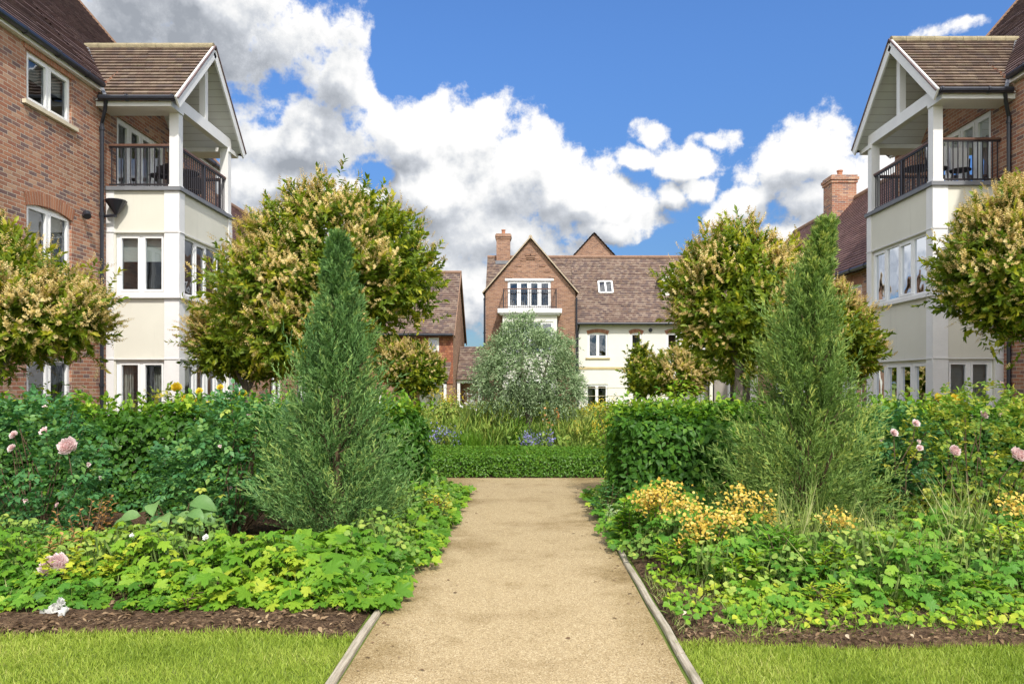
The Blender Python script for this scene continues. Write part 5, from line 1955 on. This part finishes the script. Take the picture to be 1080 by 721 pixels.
rose_bush('bluish green rose bush with pale pink blooms at the far left, before the hedge', (-4.9, 7.6, 0),
          [(0, 0, .75, .75, .55, .62), (-.75, .1, .7, .7, .55, .7), (.35, -.1, .5, .5, .45, .42), (-.1, .1, 1.15, .5, .4, .35), (-1.5, .1, .8, .7, .5, .7)], 71, 'rose', 9000,
          [at(71, 470, 7.15) + (.085,), at(47, 455, 7.3) + (.05,), at(14, 458, 7.2) + (.04,), at(12, 472, 7.1) + (.04,), at(60, 532, 6.95) + (.022,)], size=.062, buds=4)
rose_bush('glossy rose bush with yellowish young shoots between left hedge and juniper', (-3.0, 7.75, 0),
          [(0, 0, .72, .62, .45, .58), (.35, .1, .95, .45, .4, .45), (-.45, .1, .55, .5, .4, .5), (-.05, .1, 1.2, .35, .3, .3)], 72, 'rose', 7500, [], size=.058, tm=.50, buds=5)
rose_bush('pink flowered rose bush with yellowing leaves at the far right', (4.55, 7.6, 0),
          [(0, 0, .8, .75, .55, .62), (.85, .1, .85, .75, .55, .6), (-.5, .1, .65, .55, .45, .55), (.15, .1, 1.3, .5, .4, .3), (1.6, .1, .8, .7, .5, .7)], 73, 'rosey', 9500,
          [at(1007, 475, 7.1) + (.054,), at(1074, 479, 7.05) + (.07,), at(966, 446, 7.3) + (.04,), at(943, 456, 7.3) + (.042,), at(970, 472, 7.2) + (.032,), at(1038, 437, 7.5) + (.045,)], size=.05, tm=.58, buds=8)
rose_bush('dark green rose bush low beside the right juniper', (3.55, 8.0, 0),
          [(0, 0, .62, .55, .45, .52), (.35, .05, .9, .45, .4, .4), (-.4, .1, .5, .4, .35, .42)], 74, 'rose', 5500, [], size=.058, tm=.40, buds=3)
rose_bush('yellow rose bush peeping over the left hedge, before the left bay doors', (-5.2, 11.0, 0),
          [(0, 0, .95, .6, .4, .55), (.7, 0, .95, .6, .4, .5)], 75, 'rosey', 3500,
          [at(x, y, 10.75) + (q,) for x, y, q in ((186, 408, .07), (196, 420, .06), (205, 424, .075), (210, 412, .05), (178, 426, .05), (232, 408, .045), (256, 415, .06), (190, 432, .05))], 'yellow', .06, 'yellow rose bushes behind the hedges', tm=.6)
rose_bush('yellow rose bush peeping over the right hedge, before the right bay window', (5.9, 11.0, 0),
          [(0, 0, .95, .6, .4, .55), (-.7, 0, .9, .5, .4, .5)], 76, 'rosey', 3000,
          [at(x, y, 10.75) + (q,) for x, y, q in ((990, 419, .065), (1008, 421, .085), (1029, 424, .05))], 'yellow', .06, 'yellow rose bushes behind the hedges', tm=.6)


# ------------------------------------------------------------------ leafy ground cover
def mound_leaves(L, ST, areas, n, r, size, tint, tmpl, zfun, petiole=True):
    """broad lobed leaves held on stalks over the soil; areas: list of (x0,x1,y0,y1,weight)"""
    w = np.array([a[4] for a in areas]); k = r.choice(len(areas), size=n, p=w / w.sum())
    A = np.array([a[:4] for a in areas])[k]
    X = A[:, 0] + (A[:, 1] - A[:, 0]) * r.random(n); Y = A[:, 2] + (A[:, 3] - A[:, 2]) * r.random(n)
    hz = zfun(X, Y)
    kk = hz > 0
    X, Y, hz = X[kk], Y[kk], hz[kk]; n = len(X)
    if not np.isscalar(size): size = size[kk]
    Z = .05 + hz * (1 - .75 * r.random(n) ** 1.8)
    P_ = np.c_[X, Y, Z]
    a = r.uniform(0, 2 * PI, n)
    out = np.c_[np.cos(a), np.sin(a), np.zeros(n)]
    # leaves face up and toward the open front
    nrm = unit(np.array((0, -.45, 1.0)) + r.normal(0, .38, (n, 3)))
    d_ = unit(out + np.array((0, -.45, -.25)))
    L.add(tmpl, P_, d_, nrm, size * r.uniform(.65, 1.2, n), r.uniform(.9, 1.1, n), np.clip(tint + .30 * vnoise(P_, 2.2, 5) + r.normal(0, .15, n) + .35 * (r.random(n) < .035), 0, 1))
    if petiole:
        B_ = P_ - out * .06 - np.c_[np.zeros(n), np.zeros(n), np.zeros(n)]
        dn = np.c_[r.normal(0, .25, n), .25 + r.normal(0, .2, n), -np.ones(n)]
        ST.add(T_BLADE, P_, unit(dn), rdir(n, r), np.maximum(.06, Z), .035, np.clip(r.normal(.5, .2, n), 0, 1))


def ground_cover(name, areas, n, seed, m, size, tint, zfun, tmpl=T_PALM):
    r = np.random.default_rng(seed)
    L, ST = Leaves(), Leaves()
    mound_leaves(L, ST, areas, n, r, size, tint, tmpl, zfun)
    o = tag(L.build(name, LM[m]), kind='stuff')
    tag(ST.build('stalk', LM['stem'], o), kind='stuff')
    return o


def hump(base, amp, sc, seed, x_in=None, sgn=1, ramp=.35, yfun=None, yr=.5):
    def f(X, Y):
        z = base + amp * vnoise(np.c_[X, Y, X * 0], sc, seed)
        if x_in is not None: z = z * np.clip(sgn * (X - x_in) / ramp, .28, 1)
        q = 1.0
        if yfun is not None:
            dy = Y - np.array([yfun(x) for x in X]) + .22 * vnoise(np.c_[X, X * 0, X * 0], 3.3, seed + 3)
            z = z * np.clip(dy / yr, .2, 1)
            q = np.where(dy > -.16, 1, -1)
        hole = vnoise(np.c_[X, Y, X * 0], 4.6, seed + 7) < -.62
        return np.where(hole, -1, np.maximum(.06, z) * q)
    return f


lf = lambda x: yfL(x) + .32
rf_ = lambda x: yfR(x) + .44
ground_cover('lobed_ground_cover', [(-6.5, -2.6, 5.2, 6.55, 8), (-2.7, -1.02, 5.2, 6.3, 3.6), (-1.32, -.80, 6.4, 11.0, 2.6)], 5400, 81, 'geranium', .108, .46,
             hump(.27, .22, 3.6, 8, -.78, -1, .5, lf, .55))
ground_cover('lobed_ground_cover', [(-2.2, -.98, 5.30, 6.3, 3)], 460, 84, 'geranium', .18, .42, hump(.34, .12, 2.5, 9, -.9, -1, .45, lf, .5))
ground_cover('lobed_ground_cover', [(-6.8, -3.05, 5.1, 5.8, 3)], 900, 85, 'deep', .105, .58, hump(.20, .10, 3.0, 15, None, 1, .5, lambda x: yfL(x) + .05, .5))
ground_cover('lobed_ground_cover', [(1.45, 6.5, 5.1, 6.6, 8), (1.15, 2.1, 5.9, 8.8, 3), (3.4, 6.5, 6.5, 7.3, 3), (.80, 1.35, 7.0, 10.6, 1.4)], 4900, 82, 'deep', .105, .46,
             hump(.30, .22, 3.6, 12, .76, 1, .5, rf_, .6))
# finer leaved plants growing through
ground_cover('fine_ground_cover', [(-6.5, -2.7, 5.7, 6.9, 6), (-1.5, -.92, 5.9, 11, 3)], 3800, 86, 'perennial', .055, .45, hump(.32, .20, 3.1, 28, -.85, -1, .5, lf, .5), T_LEAF)
ground_cover('fine_ground_cover', [(1.3, 6.5, 5.3, 7.2, 8), (.9, 1.5, 6.6, 10.8, 2.4)], 4200, 87, 'perennial', .055, .50, hump(.34, .18, 3.1, 38, .84, 1, .5, lambda x: yfR(x) + .5, .7), T_LEAF)


# fine weedy grasses and seedlings at the right bed's front edge and through it
def grass_stuff(name, xa, xb, ya, yb, n, seed, ln=(.08, .22), m='grass', lean=.45, tint=.5, wid=.045):
    r = np.random.default_rng(seed)
    P_ = np.c_[r.uniform(xa, xb, n), r.uniform(ya, yb, n), np.full(n, .03)]
    k = vnoise(P_, 3.5, seed) + r.normal(0, .4, n) > -.1
    P_ = P_[k]; n = len(P_)
    L = Leaves()
    L.add(T_BLADE, P_, unit(np.c_[r.normal(0, lean, n), r.normal(0, lean, n), np.ones(n)]), rdir(n, r), r.uniform(*ln, n), wid, np.clip(r.normal(tint, .22, n), 0, 1))
    return tag(L.build(name, LM[m]), kind='stuff')


grass_stuff('weedy_grass', 1.3, 6.5, 4.70, 5.7, 13000, 91, (.03, .12), tint=.55, wid=.07, lean=1.0, m='perennial')
ground_cover('fine_ground_cover', [(1.35, 6.5, 4.78, 5.6, 1)], 2600, 88, 'geranium', .05, .62, hump(.07, .05, 4.0, 48, None, 1, .5, lambda x: yfR(x) + .22, .4), T_LEAF)
grass_stuff('weedy_grass', .95, 1.6, 4.75, 6.2, 1500, 94, (.04, .12), tint=.6, wid=.05, lean=.8)
ground_cover('fine_ground_cover', [(.98, 1.7, 4.9, 6.3, 1)], 420, 89, 'geranium', .05, .55, hump(.06, .05, 5.0, 58, None, 1, .5, lambda x: yfR(x) + .25, .4), T_LEAF)
grass_stuff('weedy_grass', -5.5, -1.1, 5.2, 5.9, 350, 92, tint=.55)
grass_stuff('weedy_grass', 2.2, 6.0, 5.6, 8.0, 1500, 93, (.3, .70), tint=.6, lean=.36, wid=.014)


# ------------------------------------------------------------------ single plants in the near beds
def grass_tuft(label, base, n, h, seed, seedheads=0):
    r = np.random.default_rng(seed)
    T = thing('grass_tuft', label, 'grass', base, 'tufts of long grass')
    B = np.array(base, float)
    P_ = B + np.c_[r.normal(0, .05, n), r.normal(0, .05, n), np.zeros(n)]
    L = Leaves()
    L.add(T_BLADE, P_, unit(np.c_[r.normal(0, .28, n), r.normal(-.05, .28, n), np.ones(n)]), rdir(n, r), h * r.uniform(.55, 1.1, n), .011, np.clip(r.normal(.62, .2, n), 0, 1))
    L.build('blades', LM['grass'], T)
    return T


grass_tuft('pale seeding grass tuft at the foot of the right juniper, path side', (2.25, 6.35, .03), 150, .78, 101)
grass_tuft('long arching grass tuft before the right juniper skirt', (2.75, 6.25, .03), 110, .62, 102)
grass_tuft('thin tall grass among the roses at the right', (3.85, 6.7, .03), 70, .95, 103)
grass_tuft('loose grass tuft under the pink roses at the far right', (4.4, 6.3, .03), 90, .6, 104)


def amber_plant(label, base, spread, h, seed, n):
    r = np.random.default_rng(seed)
    T = thing('flowering_plant', label, 'plant', base, 'amber flowering plants by the right juniper')
    B = np.array(base, float)
    L = Leaves()
    for i in range(n):
        a = r.uniform(0, 2 * PI); q = spread * math.sqrt(r.random())
        foot = B + (math.cos(a) * q * .06, math.sin(a) * q * .06, 0)
        tip = B + (math.cos(a) * q, math.sin(a) * q * .7 - .05, h * r.uniform(.62, 1.05))
        sm = MB(); stems_to(sm, foot, tip, r, .006, .004)
        sm.build('stem', M['twig'], T)
        k = 22
        t_ = r.uniform(.15, .85, k)
        P_ = foot + (tip - foot) * t_[:, None]
        L.add(T_LEAF, P_, unit(rdir(k, r) + (0, 0, .1)), unit(rdir(k, r) * .5 + (0, 0, 1)), r.uniform(.06, .10, k), .34, np.clip(r.normal(.6, .18, k), 0, 1))
        k = 52          # loose flat heads of little amber bracts
        P_ = tip + r.normal(0, 1, (k, 3)) * (.075, .07, .045)
        Br = Leaves()
        Br.add(T_LEAF, P_, unit(rdir(k, r) + (0, -.1, .35)), unit(rdir(k, r) * .6 + (0, -.4, 1)), r.uniform(.022, .042, k), .85, np.clip(r.normal(.55, .25, k), 0, 1))
        Br.build('blossom', LM['amber'], T)
    L.build('foliage', LM['geranium'], T)


amber_plant('amber flowering plant in a broad loose mound, before the right hedge beside the path', (1.30, 7.15, .03), .30, .60, 111, 13)
amber_plant('amber flowering plant with lower heads leaning toward the lawn', (1.52, 6.35, .03), .22, .46, 112, 9)
amber_plant('amber flowering plant tucked against the right juniper', (1.98, 6.75, .03), .18, .62, 113, 6)
amber_plant('small amber flowering plant low in front of the right juniper', (2.62, 6.45, .03), .14, .46, 114, 3)
amber_plant('low yellowish flowering plant under the pink roses at the far right', (4.35, 6.75, .03), .20, .50, 115, 4)


def whorl_plant(label, base, nst, h, seed, m, leaf=.14, wid=.26, spread=.18, tint=.55, name='leafy_perennial', group='leafy perennials at the front of the beds', tmpl=T_LEAF, k=13):
    """upright stems, each ending in a whorl of leaves"""
    r = np.random.default_rng(seed)
    T = thing(name, label, 'plant', base, group)
    B = np.array(base, float)
    sm, L = MB(), Leaves()
    for i in range(nst):
        a = r.uniform(0, 2 * PI); q = spread * math.sqrt(r.random())
        tip = B + (math.cos(a) * q, math.sin(a) * q, h * r.uniform(.6, 1.05))
        stems_to(sm, B + (math.cos(a) * q * .06, math.sin(a) * q * .06, 0), tip, r, .006, .004)
        ang = np.arange(k) * 2.4 + r.uniform(0, 6)
        lev = np.linspace(0, 1, k)
        P_ = tip + np.c_[np.zeros(k), np.zeros(k), -(1 - lev) * h * .45]
        out = np.c_[np.cos(ang), np.sin(ang), .15 + .5 * lev]
        L.add(tmpl, P_, unit(out), unit(np.c_[-np.cos(ang) * .4, -np.sin(ang) * .4, np.ones(k)] + rdir(k, r) * .2), leaf * r.uniform(.7, 1.1, k) * (1 - .35 * lev), wid, np.clip(tint + r.normal(0, .12, k) + .2 * lev, 0, 1))
    sm.build('stems', LM['stem'] if False else M['twig'], T)
    L.build('foliage', LM[m], T)
    return T


whorl_plant('bright green whorled plant before the right juniper, near the lawn', (2.30, 5.75, .03), 9, .34, 121, 'geranium', .15)
whorl_plant('fresh green whorled plant under the amber flowers', (1.62, 5.85, .03), 9, .30, 122, 'geranium', .16)
whorl_plant('light green whorled plant at the right edging board', (1.25, 6.2, .03), 7, .28, 123, 'geranium', .13)
whorl_plant('small yellow green seedling plant on the lawn edge right', (2.06, 5.35, .03), 5, .18, 124, 'geranium', .10, tint=.75)
whorl_plant('dark green leafy clump in the right bed below the dark rose bush', (3.1, 5.9, .03), 12, .34, 125, 'deep', .14)
whorl_plant('grey green tuft on the lawn edge, farther right', (3.25, 5.35, .03), 8, .16, 126, 'deep', .13, .2, tint=.7)
whorl_plant('little leafy weed alone on the bare left mulch', (-2.32, 5.2, .03), 6, .14, 127, 'geranium', .09, .55)
whorl_plant('rounded heart leaved plant beside the path under the right hedge', (1.02, 7.5, .03), 9, .42, 128, 'geranium', .14, .8, .16, .42)
whorl_plant('bluish leafy plant at the foot of the right hedge corner', (1.02, 9.0, .03), 12, .40, 129, 'rose', .12, .5, .2, .5)
whorl_plant('dark hellebore like clump between the amber flowers and right juniper', (2.0, 6.05, .03), 12, .40, 132, 'deep', .17, .24, .2, .45)
whorl_plant('tall yellow green leafy plant at the far right of the right bed', (3.9, 5.95, .03), 12, .44, 133, 'geranium', .13, .34, .26, .7)
whorl_plant('broad dark leafy plant right of the pale seeding grass', (2.85, 6.05, .03), 10, .36, 134, 'beech', .15, .5, .2, .6)
whorl_plant('silvery leaved plant trailing over the right path edge', (1.0, 8.2, .03), 10, .26, 135, 'pear', .09, .3, .2, .5)
whorl_plant('yellow flecked leafy plant at the left path edge beside the juniper', (-1.05, 8.6, .03), 12, .36, 136, 'rosey', .09, .5, .24, .75)
whorl_plant('dark leafy plant below the bluish rose bush, far left', (-4.3, 6.55, .03), 14, .42, 137, 'rose', .12, .5, .34, .45)
whorl_plant('orange tipped leafy plant left of the pink peony', (-3.75, 6.0, .03), 8, .38, 138, 'rust', .09, .5, .22, .75)
whorl_plant('rusty leaved young growth behind the pink peony', (-3.9, 6.75, .03), 8, .62, 130, 'rust', .08, .5, .35, .5)
whorl_plant('yellow leaved mound beside the pink peony, lawn front', (-3.35, 5.85, .03), 16, .36, 131, 'geranium', .11, .95, .42, .85, tmpl=T_PALM, k=11)


def hosta():
    r = np.random.default_rng(141)
    base = (-3.30, 7.0, .03)
    T = thing('broad_leaved_plant', 'plant with broad smooth pale green leaves low before the left hedge', 'plant', base)
    B = np.array(base)
    L, sm = Leaves(), MB()
    for i in range(11):
        a = -PI / 2 + r.uniform(-1.5, 1.5)
        tip = B + (math.cos(a) * r.uniform(.12, .42), math.sin(a) * .25, r.uniform(.30, .58))
        stems_to(sm, B, tip, r, .008, .006)
        L.add(T_OVAL, tip[None], unit(np.array([[math.cos(a), math.sin(a) * .6, -.1]])), unit(np.array([[r.normal(0, .2), -.55, .8]])), np.array([r.uniform(.18, .28)]), np.array([.66]), np.array([r.uniform(.3, .8)]))
    L.build('foliage', LM['hosta'], T, True)
    sm.build('stems', M['twig'], T)


hosta()


def peony():
    r = np.random.default_rng(151)
    c = np.array(at(57, 597, 5.55))
    base = (c[0] + .05, 5.75, .03)
    T = thing('peony', 'big pale pink double bloom on one stem above yellow green leaves, near the left lawn', 'flower', base)
    sm = MB(); stems_to(sm, base, c, r, .009, .006)
    sm.build('stem', M['twig'], T)
    L = Leaves(); rose_head(L, c, unit(np.array((-.1, -.6, .8))), r, .10, 60)
    L.build('bloom', LM['pink'], T)
    L = Leaves(); k = 12
    t_ = r.uniform(.2, .8, k)
    P_ = np.array(base) + (c - np.array(base)) * t_[:, None]
    L.add(T_LEAF, P_, unit(rdir(k, r) + (0, 0, .1)), unit(rdir(k, r) * .5 + (0, 0, 1)), r.uniform(.09, .13, k), .45, np.full(k, .75))
    L.build('leaf', LM['geranium'], T)
    c2 = np.array((-2.62, 5.0, .07))
    T2 = thing('fallen_bloom', 'fallen white bloom in pieces on the soil at the left lawn edge', 'flower', tuple(at(60, 655, 5.05)[:2]) + (.03,))
    L = Leaves()
    for dx_, dz_, q in ((0, .05, .06), (-.06, .02, .05), (.05, .03, .055), (.02, .10, .04), (-.11, .02, .045)):
        rose_head(L, np.array((T2.location.x + dx_, 5.05 + r.normal(0, .02), .05 + dz_)), unit(rdir(1, r)[0] + (0, -.5, .5)), r, q, 12)
    L.build('petals', LM['white_petal'], T2)


peony()


def small_flowers(name, label, spots, m, rad, seed, group=None):
    """one stem with one small head each; copies share their meshes"""
    r = np.random.default_rng(seed)
    first = None
    for i, (x, y, z) in enumerate(spots):
        if first is None:
            first = thing(name, label, 'flower', (x, y, z), group)
            L = Leaves(); rose_head(L, np.array((x, y, z)), unit(np.array((0, -.7, .7))), r, rad, 12)
            L.build('bloom', LM[m], first)
            sm = MB(); sm.tube([(x, y, z - .005), (x + .01, y + .03, z - .15), (x + .02, y + .05, z - .30)], [.003, .003, .003], 4, False)
            sm.build('stem', M['twig'], first)
        else:
            c_ = copy_tree(first); c_.location = (x, y, z); c_.rotation_euler[2] = r.uniform(-.6, .6)
            s_ = r.uniform(.8, 1.15); c_.scale = (s_, s_, s_)


small_flowers('cranesbill_flower', 'tiny pale cranesbill flower over the left lobed leaves', [at(x, y, 6.05) for x, y in ((141, 579), (154, 592), (177, 580), (192, 574), (217, 566), (262, 574), (139, 565), (300, 590))], 'white_petal', .028, 161, 'pale cranesbill flowers over the left leaves')
small_flowers('violet_flower', 'tiny violet flower low among the left lobed leaves', [at(131, 617, 5.7), at(21, 625, 5.6)], 'violet', .032, 162, 'violet flowers among the left leaves')
small_flowers('crimson_flower', 'small crimson flower at the far left corner of the path', [at(487, 518, 10.9), at(462, 507, 11.1)], 'crimson', .055, 163, 'crimson flowers at the path corner')

# ------------------------------------------------------------------ the middle flower bed
r = np.random.default_rng(171)


def perennial_mass():
    L = Leaves()
    n = 2600
    X = r.uniform(-6.5, 6.5, n); Y = 14.2 + 8.5 * r.random(n)
    k = (np.abs(X) > .0)
    P_ = np.c_[X, Y, np.zeros(n)]
    hmap = .62 + .28 * vnoise(P_, .9, 31) + .12 * vnoise(P_, 2.6, 32) + .035 * (Y - 14.2)
    hmap = np.clip(hmap, .2, 1.25) * np.clip((Y - 14.0) / 1.8, .42, 1)
    ct = np.clip(.50 + .25 * vnoise(P_, 1.1, 33) + r.normal(0, .12, n), 0, 1)
    for i in range(16):
        t_ = r.random(n) ** .6
        pos = P_ + np.c_[r.normal(0, .10, n), r.normal(0, .10, n), hmap * t_]
        narrow = vnoise(P_, 1.4, 34) > 0
        d_ = unit(np.c_[r.normal(0, .6, n), r.normal(0, .6, n), np.where(narrow, 1.3, .35)])
        L.add(T_RHOMB, pos, d_, rdir(n, r), np.where(narrow, r.uniform(.12, .28, n), r.uniform(.07, .13, n)), np.where(narrow, .09, .55), np.clip(ct + .2 * (t_ - .5) + r.normal(0, .12, n), 0, 1))
    return tag(L.build('perennial_planting', LM['perennial']), kind='stuff')


perennial_mass()


def clump(name, label, base, h, w, seed, m, n, blade=True, flowers=None, fn=0, fr=.04, cat='plant', tint=.5, group='plants in the middle flower bed', wid=.05, fcol=.5):
    r = np.random.default_rng(seed)
    T = thing(name, label, cat, base, group)
    B = np.array(base, float)
    L = Leaves()
    if blade:
        P_ = B + np.c_[r.normal(0, w * .35, n), r.normal(0, w * .3, n), np.zeros(n)]
        L.add(T_BLADE, P_, unit(np.c_[r.normal(0, .28, n), r.normal(0, .28, n), np.ones(n)]), rdir(n, r), h * r.uniform(.5, 1.05, n), wid, np.clip(r.normal(tint, .18, n), 0, 1))
    else:
        P_, N_ = shell([(B[0], B[1], h * .5, w, w, h * .52), (B[0] + w * .4, B[1], h * .4, w * .6, w * .6, h * .4)], n, r, .3, 1.1, .25, .03, seed)
        add_leaves(L, P_, N_, r, r.uniform(.06, .11, n), .5, np.clip(r.normal(tint, .18, n), 0, 1), T_RHOMB)
    L.build('foliage', LM[m], T)
    if not blade:
        sm = MB()
        for i in range(9): stems_to(sm, B + r.normal(0, .01, 3) * (1, 1, 0), B + (r.normal(0, w * .45), r.normal(0, w * .4), h * r.uniform(.6, .95)), r)
        sm.build('stems', M['twig'], T)
    if flowers:
        for i in range(fn):
            Fm = Leaves()
            c = B + (r.normal(0, w * .5), r.normal(0, w * .3) - .1, h * r.uniform(.8, 1.1))
            k = 14
            P_ = c + r.normal(0, fr, (k, 3)) * (1, 1, 1.5)
            Fm.add(T_RHOMB, P_, rdir(k, r), rdir(k, r), r.uniform(.5, 1.1, k) * fr, .8, np.clip(r.normal(fcol, .25, k), 0, 1))
            Fm.build('blossom', LM[flowers], T)
    return T


clump('iris_clump', 'dark upright sword leaved clump at the left of the silver tree trunk', (-.22, 16.2, 0), .95, .22, 181, 'beech', 90, wid=.06, tint=.55)
clump('catmint', 'low lilac flowering clump at the foot of the silver tree', (.28, 15.5, 0), .50, .34, 182, 'perennial', 500, False, 'violet', 26, .05)
clump('catmint', 'lilac flowering clump farther left among tall yellow green stems', (-1.75, 15.2, 0), .62, .40, 183, 'perennial', 600, False, 'violet', 20, .05)
clump('red_hot_poker', 'orange flowering plume right of the silver tree trunk', (.48, 16.0, 0), .95, .18, 184, 'grass', 120, True, 'orange', 2, .06, wid=.03)
clump('yellow_daisy_bush', 'loose yellow flowering bush at the right of the middle bed, before the hedge corner', (1.65, 15.0, 0), .85, .5, 185, 'perennial', 900, False, 'yellow', 34, .035, tint=.75)
clump('yellow_daisy_bush', 'yellow flowering bush farther back at the right of the middle bed', (1.75, 18.0, 0), 1.15, .5, 186, 'perennial', 800, False, 'yellow', 26, .045, tint=.7)
clump('lady_mantle', 'tall yellow green plant left in the middle bed, near the link porch', (-1.95, 18.5, 0), 1.35, .45, 187, 'perennial', 900, False, 'yellow', 22, .04, tint=.7)
clump('lady_mantle', 'yellow green plant at the far left of the middle bed behind the left juniper', (-2.6, 16.0, 0), .95, .5, 188, 'perennial', 800, False, 'yellow', 24, .035, tint=.8)
clump('feather_grass', 'tall soft grass left of the silver tree', (-1.0, 17.5, 0), 1.25, .42, 189, 'grass', 420, wid=.02, tint=.55)
clump('feather_grass', 'tall soft grass right of the silver tree', (1.1, 17.3, 0), 1.15, .45, 190, 'grass', 420, wid=.02, tint=.6)
clump('feather_grass', 'dense green grass behind the box hedge, in line with the left path edge', (-1.15, 15.2, 0), .75, .5, 191, 'box', 500, wid=.035, tint=.6)
clump('white_iris', 'white flowering clump left in the middle bed before the link porch', (-1.5, 19.5, 0), 1.15, .25, 192, 'perennial', 90, True, 'white_petal', 4, .09, wid=.05)
clump('purple_shrub', 'dark purple leaved shrub at the right back of the middle bed', (2.3, 20.0, 0), 1.25, .40, 193, 'beech', 700, False, tint=.15)
clump('leafy_shrub', 'tall bright leafy shrub behind the right hedge, under the oval laurel', (2.25, 11.15, 0), 1.62, .62, 194, 'geranium', 1500, False, tint=.6, group='leafy shrubs behind the hedges')
clump('leafy_shrub', 'leafy shrub behind the right hedge, left corner', (1.45, 11.0, 0), 1.42, .45, 195, 'beech', 1000, False, tint=.7, group='leafy shrubs behind the hedges')
clump('leafy_shrub', 'pale leafy shrub behind the left hedge beside the left juniper', (-2.4, 13.0, 0), 1.4, .7, 196, 'perennial', 1500, False, tint=.55, group='leafy shrubs behind the hedges')
clump('leafy_shrub', 'yellow tipped leafy shrub over the left hedge at the far left', (-6.6, 10.6, 0), 1.60, .7, 197, 'geranium', 1300, False, tint=.75, group='leafy shrubs behind the hedges')
